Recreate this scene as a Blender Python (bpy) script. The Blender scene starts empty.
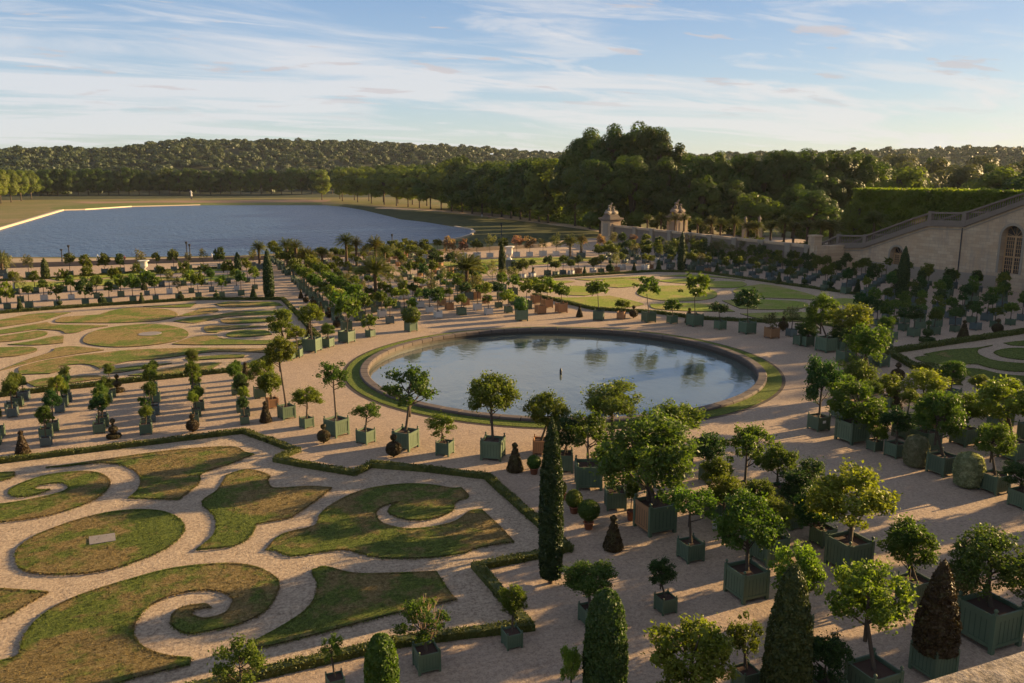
import bpy, bmesh, math, random
import numpy as np
from mathutils import Vector, Matrix
from mathutils.geometry import tessellate_polygon
rad = math.radians
random.seed(7); RS = np.random.RandomState(11)
scene = bpy.context.scene
col = scene.collection

# ------------------------------------------------------------------ camera
F, CH, PITCH, YAW = 811.0, 18.0, math.atan(163/811.0), rad(22.6)
cd = bpy.data.cameras.new('camera'); cam = bpy.data.objects.new('camera', cd); col.objects.link(cam)
cam.location = (0, 0, CH); cam.rotation_euler = (math.pi/2-PITCH, 0, -YAW)
cd.sensor_width = 36; cd.lens = 36*F/1024; cd.clip_start = .1; cd.clip_end = 20000
scene.camera = cam
# ------------------------------------------------------------------ sun and sky
SUN_EL, SUN_AZ = rad(13.5), rad(87)      # azimuth clockwise from +Y
sd = bpy.data.lights.new('sun', 'SUN'); sd.energy = 5.0; sd.angle = rad(.6); sd.color = (1, .69, .33)
sun = bpy.data.objects.new('sun', sd); col.objects.link(sun)
sv = Vector((math.sin(SUN_AZ)*math.cos(SUN_EL), math.cos(SUN_AZ)*math.cos(SUN_EL), math.sin(SUN_EL)))
sun.rotation_euler = sv.to_track_quat('Z', 'Y').to_euler()
sun.location = (60, 0, 60)
w = bpy.data.worlds.new('World'); scene.world = w; w.use_nodes = True
nt = w.node_tree; N = nt.nodes; L = nt.links; N.clear()
def nd(t, **k):
    n = N.new(t)
    for a, b in k.items(): setattr(n, a, b)
    return n
out = nd('ShaderNodeOutputWorld'); bg = nd('ShaderNodeBackground'); bg.inputs[1].default_value = .051
sky = nd('ShaderNodeTexSky', sky_type='NISHITA'); sky.sun_disc = False
sky.sun_elevation = SUN_EL; sky.sun_rotation = SUN_AZ; sky.air_density = 1.0; sky.dust_density = .5; sky.ozone_density = 2.0
tc = nd('ShaderNodeTexCoord'); sep = nd('ShaderNodeSeparateXYZ'); L.new(tc.outputs['Generated'], sep.inputs[0])
def mth(op, a, b=None, c=None, cl=False):
    n = nd('ShaderNodeMath', operation=op, use_clamp=cl)
    for i, v in enumerate((a, b, c)):
        if v is None: continue
        if isinstance(v, (int, float)): n.inputs[i].default_value = v
        else: L.new(v, n.inputs[i])
    return n.outputs[0]
zz = mth('MAXIMUM', sep.outputs[2], 0.0)
den = mth('ADD', zz, .10)
cx = mth('DIVIDE', sep.outputs[0], den); cy = mth('DIVIDE', sep.outputs[1], den)
cmb = nd('ShaderNodeCombineXYZ'); L.new(cx, cmb.inputs[0]); L.new(cy, cmb.inputs[1])
def cloud(scale, rot, stretch, detail, lo, hi, dist=.0, loc=(0, 0, 0)):
    mp = nd('ShaderNodeMapping'); L.new(cmb.outputs[0], mp.inputs[0])
    mp.inputs['Rotation'].default_value = (0, 0, rot); mp.inputs['Scale'].default_value = (stretch, 1, 1); mp.inputs['Location'].default_value = loc
    nz = nd('ShaderNodeTexNoise'); L.new(mp.outputs[0], nz.inputs[0]); nz.inputs['Scale'].default_value = scale
    nz.inputs['Detail'].default_value = detail; nz.inputs['Roughness'].default_value = .6; nz.inputs['Distortion'].default_value = dist
    mr = nd('ShaderNodeMapRange', interpolation_type='SMOOTHSTEP'); L.new(nz.outputs[0], mr.inputs[0]); mr.inputs[1].default_value = lo; mr.inputs[2].default_value = hi
    return mr.outputs[0]
c1 = cloud(.75, rad(-25), .42, 12, .43, .62, 1.1, (5.3, 2.7, 0))
c2 = cloud(3.0, rad(-32), .35, 10, .50, .66, .8, (1.0, 7.2, 0))
hor = nd('ShaderNodeMapRange', interpolation_type='SMOOTHSTEP'); L.new(sep.outputs[2], hor.inputs[0]); hor.inputs[1].default_value = .30; hor.inputs[2].default_value = .0
cc = mth('ADD', mth('MULTIPLY', c1, .80), mth('MULTIPLY', c2, .5))
cc = mth('ADD', cc, mth('MULTIPLY', hor.outputs[0], .42), cl=True)
cc = mth('MULTIPLY', cc, .78)
# warmer and brighter towards the sun's side
dt = nd('ShaderNodeVectorMath', operation='DOT_PRODUCT'); L.new(tc.outputs['Generated'], dt.inputs[0]); dt.inputs[1].default_value = tuple(sv)
glow = nd('ShaderNodeMapRange'); L.new(dt.outputs['Value'], glow.inputs[0]); glow.inputs[1].default_value = -.4; glow.inputs[2].default_value = 1.0; glow.inputs[3].default_value = 0; glow.inputs[4].default_value = 1
ccol = nd('ShaderNodeMix', data_type='RGBA'); L.new(glow.outputs[0], ccol.inputs[0]); ccol.inputs[6].default_value = (5.1, 5.15, 5.4, 1); ccol.inputs[7].default_value = (5.5, 5.3, 5.15, 1)
mix = nd('ShaderNodeMix', data_type='RGBA'); L.new(cc, mix.inputs[0])
tint = nd('ShaderNodeMix', data_type='RGBA', blend_type='MULTIPLY'); tint.inputs[0].default_value = 1; L.new(sky.outputs[0], tint.inputs[6]); tint.inputs[7].default_value = (.88, .98, 1.18, 1)
dim = nd('ShaderNodeMapRange'); L.new(dt.outputs['Value'], dim.inputs[0]); dim.inputs[1].default_value = .2; dim.inputs[2].default_value = 1.0; dim.inputs[3].default_value = 1; dim.inputs[4].default_value = .55
sc_ = nd('ShaderNodeVectorMath', operation='SCALE'); L.new(tint.outputs[2], sc_.inputs[0]); L.new(dim.outputs[0], sc_.inputs['Scale'])
c3 = cloud(3.4, rad(-10), .5, 7, .585, .65, .3, (2.0, 3.1, 0)); band_ = nd('ShaderNodeMapRange', interpolation_type='SMOOTHSTEP'); L.new(sep.outputs[2], band_.inputs[0]); band_.inputs[1].default_value = .05; band_.inputs[2].default_value = .11
c3 = mth('MULTIPLY', c3, band_.outputs[0]); puff = nd('ShaderNodeMix', data_type='RGBA'); puff.inputs[7].default_value = (4.1, 3.85, 3.95, 1); L.new(mth('MULTIPLY', c3, .75), puff.inputs[0]); L.new(mix.outputs[2], puff.inputs[6])
L.new(sc_.outputs[0], mix.inputs[6]); L.new(ccol.outputs[2], mix.inputs[7])
L.new(puff.outputs[2], bg.inputs[0]); L.new(bg.outputs[0], out.inputs[0])
scene.view_settings.view_transform = 'Standard'; scene.view_settings.look = 'None'
scene.view_settings.exposure = 1.58; scene.view_settings.gamma = 1.0
scene.view_settings.use_curve_mapping = False

# ------------------------------------------------------------------ from a sight line to a place in the garden
SC, CC_ = math.sin(YAW), math.cos(YAW)
def ray(px, py):
    x = (px-512)/F; y = -(py-341.5)/F
    fy = math.cos(PITCH)+y*math.sin(PITCH); fz = -math.sin(PITCH)+y*math.cos(PITCH)
    return Vector((x*CC_+fy*SC, -x*SC+fy*CC_, fz))
CAM = Vector((0, 0, CH))
def g(px, py, z=0.0):
    d = ray(px, py); return CAM+d*((z-CH)/d.z)
FWD = Vector((SC*math.cos(PITCH), CC_*math.cos(PITCH), -math.sin(PITCH)))
def depth(P): return (P-CAM).dot(FWD)
def atdepth(px, py, D): return CAM+ray(px, py)*D
def onX(px, py, X):
    d = ray(px, py); return CAM+d*(X/d.x)
def dirat(px, dist, z=0.0):
    a = YAW+math.atan((px-512)/827.0); return Vector((dist*math.sin(a), dist*math.cos(a), z))

# ------------------------------------------------------------------ object helpers
def tag(o, label=None, cat=None, group=None, kind=None):
    if label: o['label'] = label
    if cat: o['category'] = cat
    if group: o['group'] = group
    if kind: o['kind'] = kind
    return o
def empty(name, loc, rz=0):
    o = bpy.data.objects.new(name, None); o.empty_display_size = .3; o.location = loc; o.rotation_euler = (0, 0, rz); col.objects.link(o); return o
def link(name, me, parent=None, loc=(0, 0, 0), rot=(0, 0, 0), sc=(1, 1, 1)):
    o = bpy.data.objects.new(name, me); col.objects.link(o)
    if parent: o.parent = parent
    o.location = loc; o.rotation_euler = rot; o.scale = sc
    return o
class MB:
    def __init__(s): s.v = []; s.f = []; s.m = []; s.sm = []
    def add(s, vs, fs, mi=0, smooth=False):
        b = len(s.v); s.v += [tuple(v) for v in vs]; s.f += [tuple(i+b for i in f) for f in fs]; s.m += [mi]*len(fs); s.sm += [smooth]*len(fs); return s
    def box(s, x0, x1, y0, y1, z0, z1, mi=0, M=None):
        vs = [(x, y, z) for x in (x0, x1) for y in (y0, y1) for z in (z0, z1)]
        if M is not None: vs = [M @ Vector(v) for v in vs]
        return s.add(vs, [(0, 1, 3, 2), (4, 6, 7, 5), (0, 4, 5, 1), (2, 3, 7, 6), (0, 2, 6, 4), (1, 5, 7, 3)], mi)
    def lathe(s, prof, n=12, mi=0, c=(0, 0, 0), smooth=True, cap=True):
        vs = []; fs = []
        for r, z in prof:
            for k in range(n):
                a = 2*math.pi*k/n; vs.append((c[0]+r*math.cos(a), c[1]+r*math.sin(a), c[2]+z))
        for i in range(len(prof)-1):
            for k in range(n):
                k2 = (k+1) % n; fs.append((i*n+k, i*n+k2, (i+1)*n+k2, (i+1)*n+k))
        if cap: fs.append(tuple(reversed(range(n)))); fs.append(tuple((len(prof)-1)*n+k for k in range(n)))
        return s.add(vs, fs, mi, smooth)
    def tube(s, pts, rs, n=6, mi=0):
        vs = []; fs = []; pts = [Vector(p) for p in pts]
        for i, p in enumerate(pts):
            d = (pts[min(i+1, len(pts)-1)]-pts[max(i-1, 0)]).normalized()
            a = d.orthogonal().normalized(); b = d.cross(a)
            a = Vector((1, 0, 0)) - d*d.x if abs(d.x) < .9 else Vector((0, 1, 0))-d*d.y
            a.normalize(); b = d.cross(a)
            for k in range(n):
                t = 2*math.pi*k/n; vs.append(p+(a*math.cos(t)+b*math.sin(t))*rs[i])
        for i in range(len(pts)-1):
            for k in range(n):
                k2 = (k+1) % n; fs.append((i*n+k, i*n+k2, (i+1)*n+k2, (i+1)*n+k))
        fs.append(tuple((len(pts)-1)*n+k for k in range(n)))
        return s.add(vs, fs, mi, True)
    def prism(s, poly, z0, z1, mi=0, mi_side=None, dome=0):
        n = len(poly); vs = [(p[0], p[1], z1) for p in poly]+[(p[0], p[1], z0) for p in poly]
        tri = tessellate_polygon([[Vector((p[0], p[1], 0)) for p in poly]])
        s.add(vs, [], mi)
        b = len(s.v)-2*n
        A = sum(poly[i][0]*poly[(i+1) % n][1]-poly[(i+1) % n][0]*poly[i][1] for i in range(n))
        for t in tri:
            p = [vs[i] for i in t]; ar = (p[1][0]-p[0][0])*(p[2][1]-p[0][1])-(p[2][0]-p[0][0])*(p[1][1]-p[0][1])
            t = t if ar > 0 else tuple(reversed(t)); s.f.append(tuple(i+b for i in t)); s.m.append(mi); s.sm.append(False)
        for i in range(n):
            j = (i+1) % n; q = (i, i+n, j+n, j)
            if A < 0: q = tuple(reversed(q))
            s.f.append(tuple(k+b for k in q)); s.m.append(mi if mi_side is None else mi_side); s.sm.append(False)
        return s
    def mesh(s, name, mats):
        me = bpy.data.meshes.new(name); me.from_pydata(s.v, [], s.f)
        for m in (mats if isinstance(mats, (list, tuple)) else [mats]): me.materials.append(m)
        me.polygons.foreach_set('material_index', s.m); me.polygons.foreach_set('use_smooth', s.sm); me.update(); return me
    def obj(s, name, mats, parent=None, **k): return link(name, s.mesh(name, mats), parent, **k)

# ------------------------------------------------------------------ materials
def mat(name, build):
    m = bpy.data.materials.new(name); m.use_nodes = True; t = m.node_tree; t.nodes.clear()
    o = t.nodes.new('ShaderNodeOutputMaterial'); build(t, o); return m
class T:
    def __init__(s, t): s.t = t
    def n(s, ty, **k):
        x = s.t.nodes.new(ty)
        for a, b in k.items(): setattr(x, a, b)
        return x
    def l(s, a, b): s.t.links.new(a, b)
    def noise(s, scale, detail=5, rough=.6, vec=None, dist=0, sc=None):
        c = vec
        if c is None: c = s.n('ShaderNodeTexCoord').outputs['Object']
        if sc:
            mp = s.n('ShaderNodeMapping'); s.l(c, mp.inputs[0]); mp.inputs['Scale'].default_value = sc; c = mp.outputs[0]
        x = s.n('ShaderNodeTexNoise'); s.l(c, x.inputs[0]); x.inputs['Scale'].default_value = scale; x.inputs['Detail'].default_value = detail; x.inputs['Roughness'].default_value = rough; x.inputs['Distortion'].default_value = dist
        return x.outputs[0]
    def ramp(s, f, *st):
        r = s.n('ShaderNodeValToRGB'); s.l(f, r.inputs[0]); e = r.color_ramp.elements
        while len(e) < len(st): e.new(.5)
        for i, (p, c) in enumerate(st): e[i].position = p; e[i].color = (*c, 1) if len(c) == 3 else c
        return r.outputs[0]
    def mix(s, f, a, b, mode='MIX'):
        x = s.n('ShaderNodeMix', data_type='RGBA', blend_type=mode)
        for i, v in ((0, f), (6, a), (7, b)):
            if isinstance(v, (int, float)): x.inputs[i].default_value = v
            elif isinstance(v, tuple): x.inputs[i].default_value = (*v, 1)
            else: s.l(v, x.inputs[i])
        return x.outputs[2]
    def bump(s, h, strength, dist, normal=None):
        b = s.n('ShaderNodeBump'); s.l(h, b.inputs['Height']); b.inputs['Strength'].default_value = strength; b.inputs['Distance'].default_value = dist
        if normal: s.l(normal, b.inputs['Normal'])
        return b.outputs[0]
    def pbr(s, o, c, rough=.8, nrm=None, spec=.3, metal=0):
        p = s.n('ShaderNodeBsdfPrincipled')
        if isinstance(c, tuple): p.inputs['Base Color'].default_value = (*c, 1)
        else: s.l(c, p.inputs['Base Color'])
        if isinstance(rough, (int, float)): p.inputs['Roughness'].default_value = rough
        else: s.l(rough, p.inputs['Roughness'])
        p.inputs['Specular IOR Level'].default_value = spec; p.inputs['Metallic'].default_value = metal
        if nrm: s.l(nrm, p.inputs['Normal'])
        if o: s.l(p.outputs[0], o.inputs[0])
        return p
def simple(name, c1, c2, scale=6, rough=.8, bump=.3, bd=.02, spec=.3, rnd=0, sc=None):
    def b(t, o):
        k = T(t); f = k.noise(scale, 6, .65, sc=sc); c = k.mix(f, c1, c2)
        f2 = k.noise(scale*.13, 3); c = k.mix(f2, c, tuple(x*.6 for x in c1))
        if rnd:
            oi = k.n('ShaderNodeObjectInfo'); hs = k.n('ShaderNodeHueSaturation'); k.l(c, hs.inputs['Color'])
            mr = k.n('ShaderNodeMapRange'); k.l(oi.outputs['Random'], mr.inputs[0]); mr.inputs[3].default_value = 1-rnd; mr.inputs[4].default_value = 1+rnd; k.l(mr.outputs[0], hs.inputs['Value']); c = hs.outputs[0]
        k.pbr(o, c, rough, k.bump(f, bump, bd), spec)
    return mat(name, b)
def gravel_b(t, o):
    k = T(t); big = k.noise(.07, 5, .6); mid = k.noise(.9, 6, .7); fine = k.noise(14, 4, .8); grit = k.noise(5, 5, .75)
    c = k.ramp(big, (.36, (.20, .135, .082)), (.52, (.33, .235, .145)), (.66, (.27, .17, .095)))
    c = k.mix(.55, c, k.ramp(mid, (.38, (.17, .115, .072)), (.6, (.39, .28, .18))))
    c = k.mix(.5, c, k.ramp(grit, (.40, (.18, .115, .075)), (.60, (.56, .41, .285))))
    c = k.mix(.35, c, k.ramp(fine, (.35, (.17, .12, .09)), (.65, (.55, .46, .38))))
    tr = k.noise(.8, 4, .6, sc=(.25, 2.2, 1)); c = k.mix(k.ramp(tr, (.55, (0, 0, 0)), (.75, (.35, .35, .35))), c, (.22, .15, .10))
    n1 = k.bump(mid, .5, .12); n2 = k.bump(grit, .7, .05, n1); k.pbr(o, c, .95, n2, .1)
M_gravel = mat('gravel', gravel_b)
def path_b(t, o):
    k = T(t); mid = k.noise(1.3, 6, .7); grit = k.noise(6, 6, .8)
    c = k.mix(.5, k.ramp(mid, (.36, (.23, .165, .11)), (.62, (.39, .295, .20))), k.ramp(grit, (.40, (.14, .10, .07)), (.60, (.60, .47, .335))))
    k.pbr(o, c, .95, k.bump(grit, .9, .06, k.bump(mid, .6, .12)), .1)
M_path = mat('pale_gravel', path_b)
def lawn_b(dry, lo=0.0):
    def b(t, o):
        k = T(t); p = k.noise(.13, 5, .62, dist=.6); p2 = k.noise(.6, 6, .7); fine = k.noise(6, 6, .8); blades = k.noise(16, 4, .85)
        green = k.ramp(fine, (.38, (.04, .066, .009)), (.5, (.11, .17, .018)), (.62, (.23, .28, .045)))
        brown = k.ramp(fine, (.36, (.13, .08, .028)), (.5, (.33, .205, .085)), (.64, (.52, .37, .18)))
        f = k.mix(.45, p, p2); f = k.ramp(f, (.525-dry, (0, 0, 0)), (.585-dry, (.95, .95, .95)))
        c = k.mix(f, green, brown); c = k.mix(.3, c, k.ramp(blades, (.38, (.03, .04, .01)), (.6, (.30, .29, .10))))
        k.pbr(o, c, .9, k.bump(blades, 1, .10, k.bump(fine, 1, .22)), .12)
    return b
M_lawn = mat('lawn_grass', lawn_b(.035)); M_lawn_dry = mat('dry_lawn_grass', lawn_b(.052)); M_lawn_green = mat('green_lawn_grass', lawn_b(-.07)); M_lawn_bright = mat('bright_lawn_grass', lambda t, o: (lambda k: k.pbr(o, k.mix(k.ramp(k.noise(.2, 5, .7), (.45, (0, 0, 0)), (.62, (.8, .8, .8))), k.ramp(k.noise(3, 5, .8), (.35, (.11, .15, .018)), (.62, (.26, .30, .045))), (.30, .23, .09)), .9, k.bump(k.noise(8, 4, .8), 1, .12), .1))(T(t)))
M_earth = simple('lawn_edge_earth', (.05, .035, .02), (.11, .075, .045), 8)
M_stone = simple('pale_stone', (.36, .29, .21), (.25, .20, .15), 1.2, .85, .4, .03)
def ashlar_b(t, o):
    k = T(t); tc = k.n('ShaderNodeTexCoord'); mp = k.n('ShaderNodeMapping'); k.l(tc.outputs['Object'], mp.inputs[0]); mp.inputs['Rotation'].default_value = (math.pi/2, 0, math.pi/2)
    sp = k.n('ShaderNodeSeparateXYZ'); k.l(tc.outputs['Object'], sp.inputs[0]); cb = k.n('ShaderNodeCombineXYZ'); k.l(sp.outputs[1], cb.inputs[0]); k.l(sp.outputs[2], cb.inputs[1])
    br = k.n('ShaderNodeTexBrick'); k.l(cb.outputs[0], br.inputs[0]); br.inputs['Scale'].default_value = 1; br.inputs['Brick Width'].default_value = 1.3; br.inputs['Row Height'].default_value = .55; br.inputs['Mortar Size'].default_value = .015
    br.inputs[1].default_value = (.50, .37, .24, 1); br.inputs[2].default_value = (.40, .285, .18, 1); br.inputs[3].default_value = (.22, .17, .13, 1)
    f = k.noise(.35, 6, .65); st = k.noise(.9, 6, .7, sc=(1, 1, .25))
    c = k.mix(k.ramp(f, (.4, (0, 0, 0)), (.65, (.55, .55, .55))), br.outputs[0], (.40, .25, .14)); c = k.mix(k.ramp(st, (.5, (0, 0, 0)), (.75, (.7, .7, .7))), c, (.22, .19, .165))
    k.pbr(o, c, .9, k.bump(st, .3, .05), .15)
M_ashlar = mat('ashlar_stone', ashlar_b)
M_oldstone = simple('weathered_stone', (.26, .20, .15), (.13, .10, .08), 1.5, .9, .6, .06)
M_coping = simple('basin_stone', (.17, .13, .105), (.05, .042, .04), 2.2, .85, .6, .05, sc=(1, 1, 1))
M_slab = simple('slab_stone', (.30, .26, .23), (.20, .175, .155), 5, .8, .3)
M_green = simple('green_paint', (.075, .12, .068), (.15, .195, .12), 3.5, .55, .25, .01, .35, rnd=.18, sc=(1, 1, .4))
M_white = simple('whitish_paint', (.60, .58, .54), (.44, .42, .38), 3, .6, .15, .01, rnd=.12)
M_wood = simple('bare_wood', (.42, .22, .10), (.27, .13, .055), 4, .75, .3, .01, rnd=.15, sc=(1, 1, .2))
M_grey = simple('grey_paint', (.12, .155, .145), (.085, .115, .11), 3, .6, .15, .01, rnd=.15)
M_soil = simple('soil', (.085, .045, .03), (.045, .028, .02), 12, .95, .6, .04)
M_terra = simple('terracotta', (.27, .10, .05), (.18, .07, .04), 6, .8, .2)
M_bark = simple('bark', (.11, .08, .055), (.05, .037, .027), 8, .9, .6, .03, sc=(1, 1, .3))
M_palmbark = simple('palm_bark', (.15, .10, .06), (.06, .042, .03), 9, .95, .9, .06, sc=(1, 1, 2))
M_metal = simple('dark_metal', (.03, .03, .035), (.05, .05, .05), 10, .5, .1)
M_marble = simple('white_marble', (.72, .68, .6), (.5, .47, .42), 2, .6, .2)
M_plate = simple('white_plate', (.8, .8, .78), (.7, .7, .68), 5, .5, .1)
M_skin = simple('skin', (.5, .3, .2), (.45, .27, .18), 5, .6, .1)
M_cloth = simple('cloth', (.5, .5, .52), (.3, .3, .32), 5, .8, .1, rnd=.6)
def leafmat(name, c1, c2, c3, trans=.35, scale=2.5, rough=.55, gl=.3, rnd=.25, hue=.03):
    def b(t, o):
        k = T(t); f = k.noise(scale, 4, .7); c = k.ramp(f, (.3, c1), (.52, c2), (.72, c3))
        oi = k.n('ShaderNodeObjectInfo'); hs = k.n('ShaderNodeHueSaturation'); k.l(c, hs.inputs['Color'])
        mr = k.n('ShaderNodeMapRange'); k.l(oi.outputs['Random'], mr.inputs[0]); mr.inputs[3].default_value = 1-rnd; mr.inputs[4].default_value = 1+rnd; k.l(mr.outputs[0], hs.inputs['Value'])
        wn = k.n('ShaderNodeTexWhiteNoise', noise_dimensions='1D'); k.l(oi.outputs['Random'], wn.inputs['W'])
        mh = k.n('ShaderNodeMapRange'); k.l(wn.outputs[0], mh.inputs[0]); mh.inputs[3].default_value = .5-hue; mh.inputs[4].default_value = .5+hue; k.l(mh.outputs[0], hs.inputs['Hue'])
        c = hs.outputs[0]; p = k.pbr(None, c, rough, None, gl)
        tr = k.n('ShaderNodeBsdfTranslucent'); cm = k.mix(1.0, c, (1.3, 1.35, .5), 'MULTIPLY'); k.l(cm, tr.inputs[0])
        ms = k.n('ShaderNodeMixShader'); ms.inputs[0].default_value = trans; k.l(p.outputs[0], ms.inputs[1]); k.l(tr.outputs[0], ms.inputs[2]); k.l(ms.outputs[0], o.inputs[0])
    return mat(name, b)
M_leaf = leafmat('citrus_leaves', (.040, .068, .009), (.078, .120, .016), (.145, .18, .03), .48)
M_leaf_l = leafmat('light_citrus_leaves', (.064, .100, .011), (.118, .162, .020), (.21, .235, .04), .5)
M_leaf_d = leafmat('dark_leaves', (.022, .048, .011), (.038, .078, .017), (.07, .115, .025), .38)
M_ole = leafmat('oleander_leaves', (.07, .085, .03), (.12, .12, .045), (.22, .16, .08), .4)
M_rust = leafmat('rusty_leaves', (.05, .058, .012), (.080, .112, .018), (.16, .165, .035), .45, hue=.02)
M_pale = leafmat('pale_felted_leaves', (.15, .16, .07), (.27, .27, .14), (.50, .47, .30), .35)
M_yew = leafmat('yew_leaves', (.02, .035, .009), (.04, .06, .013), (.08, .095, .02), .25, 4)
M_yewb = leafmat('bronzed_yew_leaves', (.036, .022, .008), (.060, .038, .013), (.08, .075, .022), .15, 4, hue=.01)
M_box = leafmat('box_hedge_leaves', (.04, .06, .012), (.075, .10, .02), (.13, .14, .03), .25, 3, rnd=.05)
M_palm = leafmat('palm_leaves', (.07, .095, .015), (.17, .175, .03), (.42, .35, .10), .45, .8, rnd=.12)
M_pink = leafmat('pink_blossom_leaves', (.08, .09, .03), (.24, .14, .10), (.46, .24, .22), .4, 3)
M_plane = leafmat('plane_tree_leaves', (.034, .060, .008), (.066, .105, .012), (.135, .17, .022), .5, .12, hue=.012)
M_plane_l = leafmat('sun_painted_leaves', (.075, .105, .012), (.13, .165, .02), (.21, .23, .04), .58, .12, rnd=.12, hue=.01)  # sunlight put into the colour: paler, more translucent twin of the plane leaves
M_olive = leafmat('olive_tree_leaves', (.06, .065, .022), (.10, .10, .035), (.15, .14, .05), .35, .12, hue=.015)
M_wood_far = leafmat('woodland_leaves', (.020, .032, .010), (.034, .050, .015), (.06, .075, .025), .25, .02, hue=.01)
M_core = simple('inner_foliage', (.012, .018, .006), (.02, .028, .01), 3, .95, .3)

# ------------------------------------------------------------------ foliage
def unit(v): return v/np.maximum(np.linalg.norm(v, axis=-1, keepdims=True), 1e-6)
def leaves(C, Nrm, size, aspect=.5, outward=.6, rs=RS):
    n = len(C); r = unit(rs.normal(size=(n, 3))); nn = unit(r*(1-outward)+Nrm*outward)
    t = unit(np.cross(nn, unit(rs.normal(size=(n, 3))))); b = np.cross(nn, t)
    s = (size*rs.uniform(.65, 1.35, size=(n, 1)))
    v = np.stack([C-t*s, C+b*s*aspect, C+t*s, C-b*s*aspect], 1).reshape(-1, 3)
    return v, np.arange(4*n).reshape(n, 4)
def np_mesh(name, parts, mats):
    """parts: (verts, faces, material index)"""
    vs = []; fs = []; mi = []; b = 0
    for v, f, m in parts:
        v = np.asarray(v, float); vs.append(v); fs += [tuple(int(i)+b for i in q) for q in f]; mi += [m]*len(f); b += len(v)
    me = bpy.data.meshes.new(name); me.from_pydata(np.concatenate(vs).tolist(), [], fs)
    for m in (mats if isinstance(mats, (list, tuple)) else [mats]): me.materials.append(m)
    me.polygons.foreach_set('material_index', mi); me.update(); return me
def quads_mesh(name, v, m):
    n = len(v)//4; me = bpy.data.meshes.new(name); me.vertices.add(len(v)); me.vertices.foreach_set('co', np.asarray(v, 'f').ravel())
    me.loops.add(len(v)); me.loops.foreach_set('vertex_index', np.arange(len(v), dtype='i')); me.polygons.add(n)
    me.polygons.foreach_set('loop_start', np.arange(n, dtype='i')*4); me.polygons.foreach_set('loop_total', np.full(n, 4, 'i'))
    me.materials.append(m); me.update(calc_edges=True); return me
def clumps(k, rmin, rmax, seed, flat=1.0, low=-.75):
    rs = np.random.RandomState(seed); out = []
    i = 0
    while len(out) < k and i < 4000:
        i += 1; d = unit(rs.normal(size=3)); 
        if d[2] < low: continue
        p = d*rs.uniform(rmin, rmax)*np.array([1, 1, flat])
        out.append(p)
    return np.array(out)
def crown_mesh(name, m, seed, k=26, rmin=.45, rmax=.8, cr=.30, n=4200, size=.06, low=-.7, flat=1., aspect=.5, top=0, stray=.22, outw=.45):
    rs = np.random.RandomState(seed); cl = clumps(k, rmin, rmax, seed, flat, low)
    crs = cr*rs.uniform(.5, 1.45, size=k); w_ = crs**2; idx = rs.choice(k, n, p=w_/w_.sum())
    d = unit(rs.normal(size=(n, 3))); rr = crs[idx][:, None]*rs.uniform(.45, 1.0, size=(n, 1))**.5
    C = cl[idx]+d*rr*np.array([1, 1, .8])
    C[:, 2] += top*rs.uniform(0, 1, n)
    ns = int(n*stray); sd_ = unit(rs.normal(size=(ns, 3))); sd_[:, 2] = np.maximum(sd_[:, 2], low); j = rs.randint(0, n-ns, ns)//max(1, 9)*9
    C[n-ns:] = C[j]+rs.normal(0, .075, (ns, 3))+unit(C[j])*rs.uniform(0, .14, (ns, 1))
    # stray shoots
    v, _ = leaves(C, unit(d+unit(C)*.5+np.array([0, 0, .3])), size, aspect, outw, rs)
    return quads_mesh(name, v, m), cl
def branches_mesh(name, cl, seed, r0=.045, n=10):
    mb = MB(); rs = np.random.RandomState(seed); base = Vector((0, 0, -.95))
    mb.tube([(0, 0, -1.1), (0.02, 0, -.5), (0, .02, .1)], [r0*1.1, r0*.9, r0*.4], 6)
    for i in rs.permutation(len(cl))[:n]:
        e = Vector(cl[i]); s0 = Vector((0, 0, max(-.9, min(0, e.z-.5))))
        m_ = s0.lerp(e, .5)+Vector((0, 0, -.06)); mb.tube([s0, m_, e], [r0*.6, r0*.42, r0*.15], 4)
    return mb.mesh(name, M_bark)
CRN = {}; CRF = {}
def lib(key, m, near, far, cnt=3, **k):
    CRN[key] = []; CRF[key] = []
    for i in range(cnt):
        seed = hash_s(key)+i*17
        kk = dict(k); kk['n'], kk['size'] = near; me, cl = crown_mesh(key+'_crown', m, seed, **kk); CRN[key].append((me, branches_mesh(key+'_branches', cl, seed)))
        kk['n'], kk['size'] = far; me, cl = crown_mesh(key+'_crown', m, seed, **kk); CRF[key].append((me, None))
def hash_s(s): return sum(ord(c)*(i+3) for i, c in enumerate(s)) % 9973
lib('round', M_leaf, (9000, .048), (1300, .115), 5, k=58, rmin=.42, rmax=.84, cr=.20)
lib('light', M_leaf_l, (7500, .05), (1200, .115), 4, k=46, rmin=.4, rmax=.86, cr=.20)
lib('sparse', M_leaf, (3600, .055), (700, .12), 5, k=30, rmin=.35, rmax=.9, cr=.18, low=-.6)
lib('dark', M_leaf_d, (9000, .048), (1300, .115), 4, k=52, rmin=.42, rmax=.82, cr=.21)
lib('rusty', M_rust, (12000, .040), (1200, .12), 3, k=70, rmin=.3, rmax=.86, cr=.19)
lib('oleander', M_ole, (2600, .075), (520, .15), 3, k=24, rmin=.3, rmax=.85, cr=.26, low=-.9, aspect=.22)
lib('pink', M_pink, (2000, .075), (480, .15), 2, k=20, rmin=.3, rmax=.8, cr=.3, low=-.8)
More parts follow.
